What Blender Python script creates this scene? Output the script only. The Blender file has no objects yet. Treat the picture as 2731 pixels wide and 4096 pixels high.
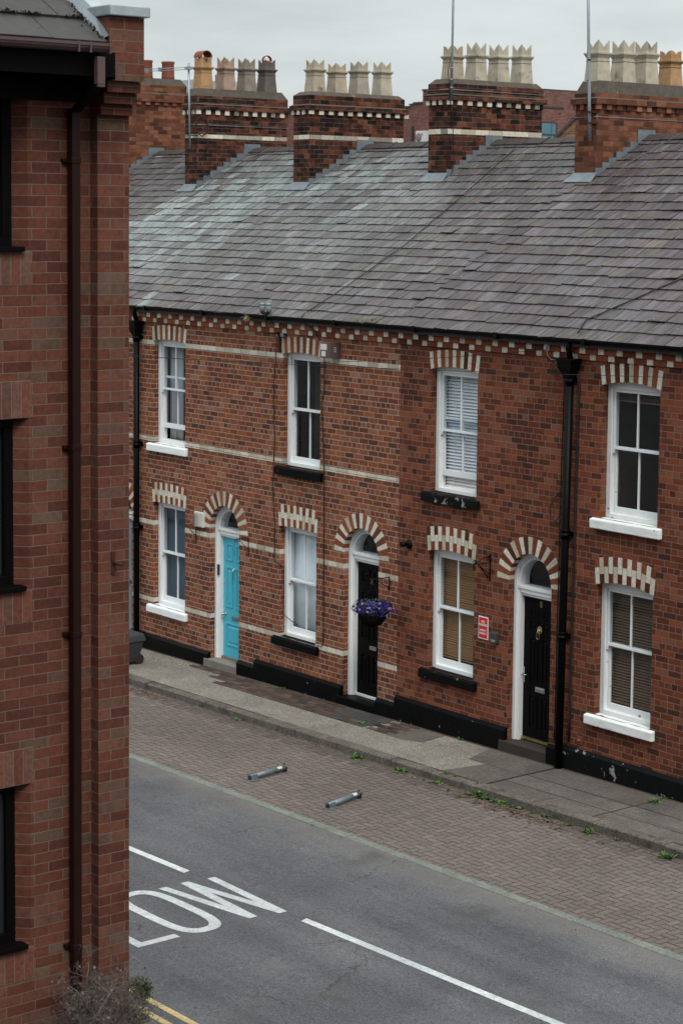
import bpy, bmesh, math, random
from mathutils import Vector, Matrix, noise
random.seed(7)
SC = bpy.context.scene
COL = SC.collection
def R(a): return math.radians(a)
def ZG(x): return .0187 * x            # the street climbs gently to the right
# ------------------------------------------------------------------ materials
def newmat(name, rough=.8, spec=.3, metal=0.0):
    m = bpy.data.materials.new(name); m.use_nodes = True
    nt = m.node_tree; b = nt.nodes['Principled BSDF']
    b.inputs['Roughness'].default_value = rough
    b.inputs['Specular IOR Level'].default_value = spec
    b.inputs['Metallic'].default_value = metal
    return m, nt, b
class N:
    def __init__(s, nt): s.nt = nt
    def n(s, t, **kw):
        d = s.nt.nodes.new(t)
        for k, v in kw.items():
            if k.startswith('i_'):
                key = k[2:]
                key = int(key) if key.isdigit() else key.replace('_', ' ')
                d.inputs[key].default_value = v
            else: setattr(d, k, v)
        return d
    def l(s, a, b): s.nt.links.new(a, b)
    def math(s, op, a, b=None, c=None):
        d = s.n('ShaderNodeMath', operation=op)
        for i, v in enumerate((a, b, c)):
            if v is None: continue
            if isinstance(v, (int, float)): d.inputs[i].default_value = v
            else: s.l(v, d.inputs[i])
        return d.outputs[0]
    def ramp(s, fac, stops, interp='LINEAR'):
        d = s.n('ShaderNodeValToRGB'); cr = d.color_ramp; cr.interpolation = interp
        while len(cr.elements) > 1: cr.elements.remove(cr.elements[-1])
        for i, (p, c) in enumerate(stops):
            e = cr.elements[0] if i == 0 else cr.elements.new(p)
            e.position = p; e.color = (*c, 1) if len(c) == 3 else c
        s.l(fac, d.inputs[0]); return d.outputs[0]
    def mix(s, mode, fac, a, b):
        d = s.n('ShaderNodeMix', data_type='RGBA', blend_type=mode)
        for k, v in (('Factor', fac), ('A', a), ('B', b)):
            sock = [i for i in d.inputs if i.name == k and (i.type == 'RGBA' or k == 'Factor' and i.type == 'VALUE')][0]
            if isinstance(v, (int, float)): sock.default_value = v
            elif isinstance(v, tuple): sock.default_value = (*v, 1)
            else: s.l(v, sock)
        return [o for o in d.outputs if o.type == 'RGBA'][0]
    def noise(s, vec, scale, detail=4, rough=.55, dim='3D'):
        d = s.n('ShaderNodeTexNoise', i_Scale=scale, i_Detail=detail, i_Roughness=rough)
        if vec is not None: s.l(vec, d.inputs['Vector'])
        return d.outputs['Fac']
    def bump(s, h, dist=.01, strength=1.0, normal=None):
        d = s.n('ShaderNodeBump', i_Distance=dist, i_Strength=strength)
        s.l(h, d.inputs['Height'])
        if normal: s.l(normal, d.inputs['Normal'])
        return d.outputs[0]
def flat(name, col, rough=.6, spec=.3, metal=0.0, var=.12, vscale=9.0, bump=.002, bscale=60.0, chips=None):
    """painted / cast surface with mild natural variation; chips=(colour, amount, scale)"""
    m, nt, b = newmat(name, rough, spec, metal); g = N(nt)
    geo = g.n('ShaderNodeNewGeometry')
    P = geo.outputs['Position']
    nz = g.noise(P, vscale, 5)
    c = g.mix('MIX', nz, tuple(v * (1 - var) for v in col), tuple(min(1, v * (1 + var)) for v in col))
    if chips:
        cc, amt, sc = chips
        n2 = g.noise(P, sc, 6, .65)
        k = g.ramp(n2, [(1 - amt, (0, 0, 0)), (1 - amt + .03, (1, 1, 1))])
        c = g.mix('MIX', k, c, cc)
    g.l(c, b.inputs['Base Color'])
    g.l(g.bump(g.noise(P, bscale, 4), bump, .6), b.inputs['Normal'])
    return m
def brickmat(name, palette, mortar, h=.083, w=.227, gap=.0045, z0=0.0, u0=0.0, squash=.5, sf=4, wob=.007, soot=0.0, bdist=.006, off=.5, blotch=.35, rough=.92, band=None):
    m, nt, b = newmat(name, rough, .15); g = N(nt)
    geo = g.n('ShaderNodeNewGeometry')
    sp = g.n('ShaderNodeSeparateXYZ'); g.l(geo.outputs['Position'], sp.inputs[0])
    sn = g.n('ShaderNodeSeparateXYZ'); g.l(geo.outputs['True Normal'], sn.inputs[0])
    isx = g.math('GREATER_THAN', g.math('ABSOLUTE', sn.outputs[0]), .6)
    u = g.math('ADD', g.math('MULTIPLY', sp.outputs[1], isx), g.math('MULTIPLY', sp.outputs[0], g.math('SUBTRACT', 1.0, isx)))
    P = geo.outputs['Position']
    nw = g.n('ShaderNodeTexNoise', i_Scale=7.0, i_Detail=3.0); g.l(P, nw.inputs['Vector'])
    sw = g.n('ShaderNodeSeparateColor'); g.l(nw.outputs['Color'], sw.inputs[0])
    nw2 = g.n('ShaderNodeTexNoise', i_Scale=38.0, i_Detail=3.0); g.l(P, nw2.inputs['Vector'])
    sw2 = g.n('ShaderNodeSeparateColor'); g.l(nw2.outputs['Color'], sw2.inputs[0])
    du = g.math('ADD', g.math('MULTIPLY', g.math('SUBTRACT', sw.outputs[0], .5), wob * 4), g.math('MULTIPLY', g.math('SUBTRACT', sw2.outputs[0], .5), wob))
    dz = g.math('ADD', g.math('MULTIPLY', g.math('SUBTRACT', sw.outputs[1], .5), wob * 2), g.math('MULTIPLY', g.math('SUBTRACT', sw2.outputs[1], .5), wob))
    cb = g.n('ShaderNodeCombineXYZ')
    g.l(g.math('ADD', g.math('ADD', u, 40 + u0), du), cb.inputs[0])
    g.l(g.math('ADD', g.math('SUBTRACT', sp.outputs[2], z0 - h * 240), dz), cb.inputs[1])
    br = g.n('ShaderNodeTexBrick', offset=off, offset_frequency=2, squash=squash, squash_frequency=sf)
    for k, v in (('Scale', 1.0), ('Mortar Size', gap), ('Mortar Smooth', .35), ('Bias', 0.0), ('Brick Width', w), ('Row Height', h)):
        br.inputs[k].default_value = v
    br.inputs['Color1'].default_value = (0, 0, 0, 1); br.inputs['Color2'].default_value = (1, 1, 1, 1); br.inputs['Mortar'].default_value = (.5, .5, .5, 1)
    g.l(cb.outputs[0], br.inputs['Vector'])
    rc = g.ramp(br.outputs['Color'], palette)
    # blotches inside bricks and across the wall
    n1 = g.noise(P, 28.0, 5, .65); n2 = g.noise(P, 1.3, 4, .6)
    k1 = g.ramp(n1, [(.25, (.55, .55, .55)), (.55, (1, 1, 1)), (.8, (1.25, 1.2, 1.15))])
    c = g.mix('MULTIPLY', blotch * 2, rc, k1)
    k2 = g.ramp(n2, [(.3, (.72, .70, .70)), (.6, (1.05, 1.05, 1.05))])
    c = g.mix('MULTIPLY', .8, c, k2)
    nm = g.noise(P, 3.0, 4)
    mc = g.mix('MIX', nm, tuple(v * .6 for v in mortar), tuple(v * 1.25 for v in mortar))
    fac = br.outputs['Fac']
    c = g.mix('MIX', fac, c, mc)
    if soot > 0:
        n3 = g.noise(P, 4.5, 6, .7)
        k3 = g.ramp(n3, [(.42, (1, 1, 1)), (.62, (.22, .2, .2))])
        c = g.mix('MULTIPLY', soot, c, k3)
    # grime specks / pale salts
    n4 = g.noise(P, 55.0, 3, .7)
    c = g.mix('MIX', g.ramp(n4, [(.70, (0, 0, 0)), (.78, (.45, .45, .45))]), c, (.42, .33, .28))
    n5 = g.noise(P, 2.1, 5, .7)
    c = g.mix('MULTIPLY', g.ramp(n5, [(.55, (0, 0, 0)), (.72, (.55, .55, .55))]), c, (.45, .42, .42))
    g.l(c, b.inputs['Base Color'])
    hgt = g.math('ADD', g.math('SUBTRACT', 1.0, fac), g.math('MULTIPLY', n1, .35))
    g.l(g.bump(hgt, bdist, .9), b.inputs['Normal'])
    return m
def vcmat(name, rough=.8, spec=.3, var=.25, vscale=20.0, bump=.002, bscale=60.0, streak=None, dirt=None, metal=0.0, speck=None):
    """per-piece colour from the mesh (each slate, block or flower has its own) + texture"""
    m, nt, b = newmat(name, rough, spec, metal); g = N(nt)
    at = g.n('ShaderNodeVertexColor', layer_name='Col')
    geo = g.n('ShaderNodeNewGeometry'); P = geo.outputs['Position']
    n1 = g.noise(P, vscale, 5, .6)
    c = g.mix('MULTIPLY', 1.0, at.outputs[0], g.ramp(n1, [(.2, (1 - var * 1.6,) * 3), (.8, (1 + var,) * 3)]))
    if streak:
        mp = g.n('ShaderNodeMapping'); mp.inputs['Scale'].default_value = streak; g.l(P, mp.inputs[0])
        n2 = g.noise(mp.outputs[0], 1.0, 5, .65)
        c = g.mix('MULTIPLY', .9, c, g.ramp(n2, [(.34, (.46, .42, .42)), (.5, (1, 1, 1)), (.68, (1.75, 1.82, 1.85))]))
        mp2 = g.n('ShaderNodeMapping'); mp2.inputs['Scale'].default_value = (streak[0] * 3, streak[1] * 1.5, streak[2] * 1.5); g.l(P, mp2.inputs[0])
        n3 = g.noise(mp2.outputs[0], 1.0, 4, .6)
        c = g.mix('MULTIPLY', .5, c, g.ramp(n3, [(.35, (.6, .6, .6)), (.65, (1.3, 1.3, 1.3))]))
    if dirt:
        dc, lo, sc = dirt
        c = g.mix('MIX', g.ramp(g.noise(P, sc, 6, .7), [(lo, (0, 0, 0)), (lo + .14, (.85, .85, .85))]), c, dc)
    if speck:
        dc, lo, sc = speck
        c = g.mix('MIX', g.ramp(g.noise(P, sc, 3, .6), [(lo, (0, 0, 0)), (lo + .05, (.8, .8, .8))]), c, dc)
    g.l(c, b.inputs['Base Color'])
    rg = g.math('ADD', rough - .12, g.math('MULTIPLY', n1, .24)); g.l(rg, b.inputs['Roughness'])
    g.l(g.bump(g.noise(P, bscale, 5, .6), bump, .7), b.inputs['Normal'])
    return m
MT = {}
PAL_A = [(0, (.080, .033, .023)), (.12, (.125, .043, .025)), (.35, (.165, .052, .026)), (.6, (.205, .064, .029)), (.8, (.245, .080, .036)), (.93, (.215, .095, .058)), (1, (.26, .135, .09))]
PAL_B = [(0, (.052, .020, .014)), (.12, (.084, .027, .016)), (.4, (.122, .034, .018)), (.65, (.160, .044, .022)), (.85, (.200, .060, .028)), (1, (.175, .072, .046))]
PAL_C = [(0, (.014, .009, .008)), (.3, (.040, .018, .013)), (.6, (.085, .030, .019)), (.85, (.135, .043, .024)), (1, (.20, .075, .042))]
PAL_M = [(0, (.074, .028, .020)), (.3, (.105, .037, .025)), (.6, (.126, .046, .030)), (.85, (.124, .053, .037)), (.96, (.096, .060, .044)), (1, (.115, .074, .052))]
MT['brickA'] = brickmat('brick_orange_red', PAL_A, (.33, .275, .235), z0=.022, gap=.0068)
MT['brickB'] = brickmat('brick_deep_red', PAL_B, (.185, .14, .112), z0=.022, gap=.0058, squash=.5, sf=3, w=.222)
MT['brickC'] = brickmat('brick_sooty_chimney', PAL_C, (.15, .12, .105), z0=.03, soot=.75, squash=1.0, sf=2)
MT['brickD'] = brickmat('brick_orange_chimney', [(0, (.055, .023, .015)), (.3, (.115, .043, .025)), (.6, (.165, .062, .034)), (1, (.23, .095, .052))], (.10, .078, .065), z0=.03, soot=.35, squash=1.0, sf=2)
MT['brickM'] = brickmat('brick_modern_wall', PAL_M, (.16, .112, .09), h=.075, w=.225, gap=.004, z0=.01, wob=.0030, squash=1.0, sf=2, bdist=.006, blotch=.4)
MT['brickF'] = brickmat('brick_far_block', [(0, (.10, .04, .033)), (.5, (.145, .058, .047)), (1, (.18, .076, .062))], (.25, .18, .16), h=.085, w=.26, gap=.008, wob=.0, squash=1.0, sf=2)
MT['voussR'] = vcmat('voussoir_brick', .9, .15, .3, 30, .003, 70)
MT['cream'] = brickmat('cream_glazed_band', [(0, (.37, .335, .27)), (.5, (.52, .49, .41)), (1, (.60, .575, .50))], (.14, .12, .10), h=.25, w=.235, gap=.005, z0=.1, wob=.004, squash=1.0, sf=2, off=0.0, blotch=.3, rough=.7, bdist=.003)
MT['white'] = flat('white_gloss_paint', (.69, .725, .74), .45, .4, var=.06, bump=.0015, bscale=30)
MT['whiteold'] = flat('weathered_white_paint', (.66, .69, .695), .6, .3, var=.12, bump=.006, bscale=18, chips=((.16, .14, .13), .34, 7.0))
MT['black'] = flat('black_gloss_paint', (.0018, .002, .0022), .42, .08, var=.3, bump=.002, bscale=14)
MT['blackstone'] = flat('black_painted_stone', (.0028, .003, .0034), .6, .06, var=.4, bump=.008, bscale=12, chips=((.26, .24, .22), .335, 8.0))
MT['blackflake'] = flat('flaking_black_paint', (.0045, .005, .0055), .6, .07, var=.4, bump=.012, bscale=9, chips=((.22, .23, .23), .40, 6.5))
MT['iron'] = flat('black_cast_iron', (.0020, .0020, .0022), .45, .09, var=.3, bump=.002, bscale=20)
MT['rust'] = flat('rusty_iron', (.045, .016, .010), .8, .2, var=.3)
MT['blue'] = flat('turquoise_door_paint', (.060, .41, .545), .38, .45, var=.04, bump=.001, bscale=12)
MT['greydoor'] = flat('grey_blue_door_paint', (.17, .22, .27), .5, .4, var=.06)
MT['stone'] = flat('worn_step_stone', (.16, .15, .135), .85, .2, var=.3, vscale=6, bump=.006, bscale=30)
MT['darkstone'] = flat('dark_step_stone', (.035, .030, .027), .8, .2, var=.3, vscale=6, bump=.006, bscale=30)
MT['lead'] = flat('weathered_lead', (.135, .162, .182), .5, .4, .25, var=.45, vscale=7, bump=.012, bscale=9)
MT['lead2'] = flat('bright_lead_capping', (.30, .34, .36), .42, .5, .3, var=.4, vscale=5, bump=.01, bscale=9)
MT['mortar'] = flat('flaunching_mortar', (.075, .065, .054), .95, .1, var=.5, vscale=9, bump=.015, bscale=25, chips=((.20, .13, .03), .36, 6.0))
MT['slate'] = vcmat('roof_slate', .52, .34, .22, 16, .004, 45, streak=(20, 3.2, 3.2), dirt=((.15, .145, .12), .64, 1.7), speck=((.34, .36, .33), .715, 15))
MT['ridge'] = flat('ridge_tile_dark', (.042, .036, .034), .75, .25, var=.35, bump=.006, bscale=20)
MT['pot'] = vcmat('chimney_pot_clay', .75, .25, .22, 7, .004, 25, dirt=((.07, .060, .048), .57, 3.0))
MT['terracotta'] = flat('terracotta', (.17, .055, .035), .8, .2, var=.3)
MT['chrome'] = flat('chrome', (.55, .56, .58), .18, .5, 1.0, var=.03, bump=0)
MT['brass'] = flat('brass', (.30, .23, .11), .35, .5, .8, var=.15, bump=.002)
MT['goldsill'] = flat('brass_threshold', (.55, .43, .20), .3, .5, .9, var=.1, bump=.001)
MT['galv'] = flat('galvanised_steel', (.16, .19, .21), .5, .4, .4, var=.3, vscale=12)
MT['alu'] = flat('aluminium_pole', (.24, .27, .30), .45, .4, .5, var=.15)
MT['cable'] = flat('black_cable', (.012, .011, .011), .6, .3, var=.1, bump=0)
MT['cablegrey'] = flat('grey_cable', (.13, .11, .10), .7, .3, var=.1, bump=0)
MT['dimroom'] = flat('dim_brown_room', (.11, .09, .075), .95, .0)
MT['blackpl_shade'] = flat('black_plastic_and_eaves_shade', (.0022, .0018, .0018), .6, .06, bump=0)  # black window frames; also the painted shade of soffit and swan neck
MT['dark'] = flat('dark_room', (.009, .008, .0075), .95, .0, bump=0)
MT['bluebl'] = flat('blue_grey_blind', (.065, .095, .125), .6, .3, var=.05, bump=0)
MT['whitebl'] = flat('white_blind_slat', (.82, .82, .81), .5, .3, var=.03, bump=0)
MT['tanbl'] = flat('tan_wooden_slat', (.34, .175, .065), .6, .3, var=.12, bump=0)
MT['brownbl'] = flat('brown_wooden_slat', (.165, .105, .06), .6, .3, var=.12, bump=0)
MT['curt'] = flat('grey_curtain_cloth', (.45, .44, .44), .9, .1, var=.1, bump=.001)
MT['sheer'] = flat('white_sheer_cloth', (.82, .84, .84), .9, .1, var=.05, bump=.001)
MT['ochre'] = flat('dim_ochre_curtain', (.045, .035, .012), .9, .1, var=.3)
MT['plastic'] = flat('white_plastic', (.50, .51, .50), .5, .4, var=.05, bump=0)
MT['greypl'] = flat('dark_grey_plastic', (.030, .032, .035), .55, .4, var=.1, bump=.001)
MT['alarm'] = flat('cream_alarm_plastic', (.42, .41, .36), .5, .4, var=.08, bump=0)
MT['brownpl'] = flat('brown_plastic', (.014, .005, .004), .5, .12, var=.15, bump=.001)
MT['browngut'] = flat('brown_gutter_plastic', (.085, .055, .055), .5, .3, var=.12, bump=.001)
MT['steel'] = flat('brushed_steel', (.26, .25, .25), .35, .5, .8, var=.15, bump=.001)
MT['red'] = flat('red_sign_plate', (.52, .012, .022), .45, .4, var=.03, bump=0)
MT['green'] = vcmat('leaf_green', .6, .3, .3, 30, .001)
MT['flower'] = vcmat('petal', .6, .3, .2, 40, .001)
MT['twig'] = vcmat('dry_twig', .9, .1, .3, 30, .001)
MT['asph_patch'] = None
MT['grate'] = flat('iron_grate', (.02, .02, .02), .6, .3)
MT['bigslate'] = vcmat('concrete_slate', .7, .3, .3, 14, .006, 40, dirt=((.012, .014, .008), .60, 5.0))
MT['moss'] = flat('dark_moss', (.010, .012, .006), .95, .05, var=.5, bump=.02, bscale=40)
# glass
def glassmat(name, tint=(.9, .95, 1), gl=.07):
    m = bpy.data.materials.new(name); m.use_nodes = True; nt = m.node_tree
    nt.nodes.remove(nt.nodes['Principled BSDF']); g = N(nt); out = nt.nodes['Material Output']
    t = g.n('ShaderNodeBsdfTransparent'); t.inputs[0].default_value = (*tint, 1)
    s = g.n('ShaderNodeBsdfGlossy'); s.inputs['Roughness'].default_value = .02; s.inputs[0].default_value = (.8, .85, .9, 1)
    f = g.n('ShaderNodeLayerWeight', i_Blend=.5)
    geo = g.n('ShaderNodeNewGeometry'); nz = g.noise(geo.outputs['Position'], 1.6, 2)
    bm = g.bump(nz, .004, .12); g.l(bm, s.inputs['Normal'])
    mx = g.n('ShaderNodeMixShader'); g.l(g.math('ADD', .05, g.math('MULTIPLY', g.math('POWER', f.outputs['Facing'], 4.0), .9)), mx.inputs[0]); g.l(t.outputs[0], mx.inputs[1]); g.l(s.outputs[0], mx.inputs[2])
    g.l(mx.outputs[0], out.inputs[0]); return m
MT['glass'] = glassmat('window_glass')
MT['darkglass'] = flat('dark_reflecting_glass', (.01, .012, .014), .12, .5, bump=0)
MT['blueglass'] = flat('blue_tinted_glass', (.06, .15, .19), .15, .5, bump=0, var=.3, vscale=.5)
# ground materials
def groundmat(name, c1, c2, s1=160., s2=1.2, rough=.9, bump=.004, speck=None, stain=None, wear=None):
    m, nt, b = newmat(name, rough, .2); g = N(nt)
    P = g.n('ShaderNodeNewGeometry').outputs['Position']
    n1 = g.noise(P, s1, 3, .6); n2 = g.noise(P, s2, 5, .6)
    c = g.mix('MIX', g.ramp(n1, [(.35, (0, 0, 0)), (.65, (1, 1, 1))]), c1, c2)
    n6 = g.noise(P, s1 * .28, 3, .7)
    c = g.mix('MULTIPLY', .55, c, g.ramp(n6, [(.3, (.6, .6, .6)), (.7, (1.4, 1.4, 1.4))]))
    c = g.mix('MULTIPLY', .8, c, g.ramp(n2, [(.3, (.68, .68, .70)), (.7, (1.22, 1.2, 1.18))]))
    if wear:        # tyre-polished tracks along the street and grit by the edge
        mp = g.n('ShaderNodeMapping'); mp.inputs['Scale'].default_value = wear; g.l(P, mp.inputs[0])
        c = g.mix('MULTIPLY', .8, c, g.ramp(g.noise(mp.outputs[0], 1.0, 4, .55), [(.36, (.78, .78, .79)), (.6, (1.12, 1.11, 1.1))]))
        sp = g.n('ShaderNodeSeparateXYZ'); g.l(P, sp.inputs[0])
        e = g.math('ADD', sp.outputs[1], g.math('MULTIPLY', g.math('SUBTRACT', g.noise(P, 3.0, 5, .7), .5), .9))
        c = g.mix('MIX', g.ramp(g.math('ADD', g.math('MULTIPLY', e, .5), 2.65), [(.30, (0, 0, 0)), (.62, (.55, .55, .55))]), c, (.155, .14, .125))
        cr = g.n('ShaderNodeTexVoronoi', feature='DISTANCE_TO_EDGE', i_Scale=.42); nd = g.n('ShaderNodeTexNoise', i_Scale=1.6, i_Detail=6.0); g.l(P, nd.inputs['Vector'])
        vm = g.n('ShaderNodeVectorMath', operation='ADD'); g.l(P, vm.inputs[0]); g.l(nd.outputs['Color'], vm.inputs[1]); g.l(vm.outputs[0], cr.inputs['Vector'])
        k = g.math('MULTIPLY', g.math('LESS_THAN', cr.outputs[0], .004), g.math('GREATER_THAN', g.noise(P, .5, 2), .56))
        c = g.mix('MIX', g.math('MULTIPLY', k, .6), c, (.03, .03, .03))
    if speck:
        c = g.mix('MIX', g.ramp(g.noise(P, speck[2], 2, .5), [(speck[1], (0, 0, 0)), (speck[1] + .03, (.9, .9, .9))]), c, speck[0])
    if stain:
        c = g.mix('MIX', g.ramp(g.noise(P, stain[2], 6, .65), [(stain[1], (0, 0, 0)), (stain[1] + .12, (.7, .7, .7))]), c, stain[0])
    g.l(c, b.inputs['Base Color']); g.l(g.bump(n1, bump, .8), b.inputs['Normal'])
    return m
MT['asphalt'] = groundmat('asphalt', (.043, .046, .051), (.124, .128, .136), 75, .55, speck=((.30, .29, .28), .765, 34), stain=((.055, .052, .048), .60, .8), wear=(.12, 1.7, 1))
MT['gran'] = groundmat('exposed_aggregate', (.085, .078, .068), (.27, .255, .225), 55, 1.1, stain=((.06, .05, .04), .62, 1.3))
MT['slab'] = groundmat('dark_paving_slab', (.060, .052, .047), (.125, .112, .103), 70, 1.4, stain=((.20, .18, .16), .66, 2.2))
MT['slab2'] = groundmat('pale_paving_slab', (.072, .064, .059), (.140, .127, .117), 70, 1.6, stain=((.045, .04, .036), .60, 1.7))
MT['soil'] = groundmat('dirt_joint', (.035, .026, .020), (.075, .058, .046), 60, 2.0)
MT['kerb'] = groundmat('old_kerb_stone', (.060, .052, .046), (.15, .135, .12), 55, 2.5, stain=((.03, .025, .022), .55, 3.0))
MT['granite'] = groundmat('pale_edge_stone', (.105, .118, .105), (.185, .20, .18), 70, 2.2, stain=((.11, .12, .09), .6, 2.0))
MT['block'] = vcmat('brick_paver', .9, .2, .28, 40, .004, 80, dirt=((.30, .28, .26), .70, 1.6), speck=((.05, .035, .03), .76, 3.0))
MT['paint'] = groundmat('white_road_paint', (.37, .395, .40), (.48, .51, .515), 60, 1.0, rough=.7, bump=.003, speck=((.12, .12, .12), .70, 48), stain=((.30, .30, .30), .56, 3.0))
MT['yellow'] = groundmat('yellow_road_paint', (.36, .275, .135), (.45, .35, .18), 60, 1.0, rough=.7, bump=.003, speck=((.14, .13, .12), .70, 48))
MT['far'] = groundmat('far_ground', (.07, .07, .07), (.12, .12, .115), 2, .1)
MT['leaflitter'] = vcmat('dead_leaf', .9, .1, .3, 30, .001)
MT['render'] = flat('pale_render', (.34, .36, .37), .9, .1)

# ------------------------------------------------------------------ mesh builder
class MB:
    def __init__(s): s.v = []; s.f = []; s.mi = []; s.c = []; s.sm = []
    def face(s, idx, mi=0, col=(1, 1, 1), smooth=False):
        s.f.append(tuple(idx)); s.mi.append(mi); s.c.append(col); s.sm.append(smooth)
    def poly(s, pts, mi=0, col=(1, 1, 1)):
        b = len(s.v); s.v += [tuple(p) for p in pts]; s.face(range(b, b + len(pts)), mi, col)
    def box(s, x0, x1, y0, y1, z0, z1, mi=0, col=(1, 1, 1), bev=0):
        if x0 > x1: x0, x1 = x1, x0
        if y0 > y1: y0, y1 = y1, y0
        if z0 > z1: z0, z1 = z1, z0
        s.hexa([(x0, y0, z0), (x1, y0, z0), (x1, y1, z0), (x0, y1, z0)], [(x0, y0, z1), (x1, y0, z1), (x1, y1, z1), (x0, y1, z1)], mi, col)
    def hexa(s, bot, top, mi=0, col=(1, 1, 1)):
        b = len(s.v); n = len(bot); s.v += [tuple(p) for p in bot] + [tuple(p) for p in top]
        s.face([b + i for i in range(n - 1, -1, -1)], mi, col); s.face([b + n + i for i in range(n)], mi, col)
        for i in range(n):
            j = (i + 1) % n; s.face([b + i, b + j, b + n + j, b + n + i], mi, col)
    def prism_y(s, pts, y0, y1, mi=0, col=(1, 1, 1)):   # pts (x,z) counter-clockwise seen from -y
        s.hexa([(x, y0, z) for x, z in pts], [(x, y1, z) for x, z in pts], mi, col)
    def prism_x(s, pts, x0, x1, mi=0, col=(1, 1, 1)):
        s.hexa([(x0, y, z) for y, z in pts], [(x1, y, z) for y, z in pts], mi, col)
    def tube(s, pts, r, n=8, mi=0, col=(1, 1, 1), cap=True):
        pts = [Vector(p) for p in pts]; rr = r if isinstance(r, (list, tuple)) else [r] * len(pts)
        rings = []; up = None
        for i, p in enumerate(pts):
            t = (pts[min(i + 1, len(pts) - 1)] - pts[max(i - 1, 0)]).normalized()
            a = Vector((0, 0, 1)) if abs(t.z) < .9 else Vector((1, 0, 0))
            e1 = t.cross(a).normalized() if up is None else (up - t * up.dot(t)).normalized()
            up = e1; e2 = t.cross(e1)
            b = len(s.v)
            for k in range(n):
                q = p + (e1 * math.cos(2 * math.pi * k / n) + e2 * math.sin(2 * math.pi * k / n)) * rr[i]
                s.v.append(tuple(q))
            rings.append(b)
        for a, b in zip(rings, rings[1:]):
            for k in range(n):
                k2 = (k + 1) % n; s.face([a + k, a + k2, b + k2, b + k], mi, col, True)
        if cap:
            s.face([rings[0] + k for k in range(n - 1, -1, -1)], mi, col); s.face([rings[-1] + k for k in range(n)], mi, col)
    def lathe(s, c, prof, n=16, mi=0, col=(1, 1, 1), axis='z'):
        rings = []
        for r, h in prof:
            b = len(s.v); rings.append(b)
            for k in range(n):
                a = 2 * math.pi * k / n; p = (r * math.cos(a), r * math.sin(a), h)
                if axis == 'y': p = (p[0], h, p[1])
                if axis == 'x': p = (h, p[0], p[1])
                s.v.append((c[0] + p[0], c[1] + p[1], c[2] + p[2]))
        for a, b in zip(rings, rings[1:]):
            for k in range(n):
                k2 = (k + 1) % n; s.face([a + k, a + k2, b + k2, b + k], mi, col, True)
        s.face([rings[0] + k for k in range(n)], mi, col); s.face([rings[-1] + k for k in range(n)], mi, col)
    def build(s, name, mats, parent=None, bevel=0, origin=None):
        me = bpy.data.meshes.new(name)
        o = Vector(origin) if origin is not None else (parent['org_v'] if False else Vector((0, 0, 0)))
        me.from_pydata([tuple(Vector(v) - o) for v in s.v], [], s.f)
        mats = mats if isinstance(mats, (list, tuple)) else [mats]
        for m in mats: me.materials.append(MT[m] if isinstance(m, str) else m)
        me.polygons.foreach_set('material_index', s.mi); me.polygons.foreach_set('use_smooth', s.sm)
        ca = me.color_attributes.new('Col', 'FLOAT_COLOR', 'CORNER')
        buf = []
        for f, c in zip(s.f, s.c): buf += [c[0], c[1], c[2], 1.0] * len(f)
        ca.data.foreach_set('color', buf)
        bm = bmesh.new(); bm.from_mesh(me); bmesh.ops.recalc_face_normals(bm, faces=bm.faces)
        bm.to_mesh(me); bm.free(); me.update()
        ob = bpy.data.objects.new(name, me); COL.objects.link(ob)
        ob.location = o
        if parent:
            ob.parent = parent; ob.matrix_parent_inverse = Matrix.Identity(4); ob.location = o - PW[parent.name]
        PW[ob.name] = o
        if bevel:
            md = ob.modifiers.new('bev', 'BEVEL'); md.width = bevel; md.segments = 2; md.limit_method = 'ANGLE'; md.angle_limit = R(40); md.use_clamp_overlap = True
        return ob
PW = {}
def empty(name, loc, label, cat, group=None):
    o = bpy.data.objects.new(name, None); COL.objects.link(o); o.location = loc; o.empty_display_size = .2
    PW[o.name] = Vector(loc); tag(o, label, cat, group); return o
def tag(o, label, cat, group=None):
    o['label'] = label; o['category'] = cat
    if group: o['group'] = group
    return o
def lab(o, t): o['label'] = t; return o
def struct(o, kind='structure'): o['kind'] = kind; return o
def textmesh(name, body, size, mat, parent, mtx, align='CENTER', extrude=.0012, sx=1.0, sp=1.0, bold=0.0):
    cu = bpy.data.curves.new(name, 'FONT'); cu.body = body; cu.size = size; cu.align_x = align; cu.align_y = 'CENTER'; cu.extrude = extrude; cu.space_character = sp; cu.offset = bold
    cu.resolution_u = 3
    t = bpy.data.objects.new('tmp', cu); COL.objects.link(t); bpy.context.view_layer.update()
    dg = bpy.context.evaluated_depsgraph_get(); me = bpy.data.meshes.new_from_object(t.evaluated_get(dg))
    bpy.data.objects.remove(t); me.name = name
    me.transform(Matrix.Diagonal((sx, 1, 1, 1)))
    me.transform(mtx)
    me.materials.clear(); me.materials.append(MT[mat])
    ob = bpy.data.objects.new(name, me); COL.objects.link(ob); PW[ob.name] = Vector((0, 0, 0))
    if parent: ob.parent = parent; ob.location = -PW[parent.name]
    return ob
FRONT = Matrix(((1, 0, 0, 0), (0, 0, -1, 0), (0, 1, 0, 0), (0, 0, 0, 1)))   # text lying in xz, read from -y
def jit(v, a): return v + random.uniform(-a, a)
def shade(c, k): return tuple(v * k for v in c)
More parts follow.
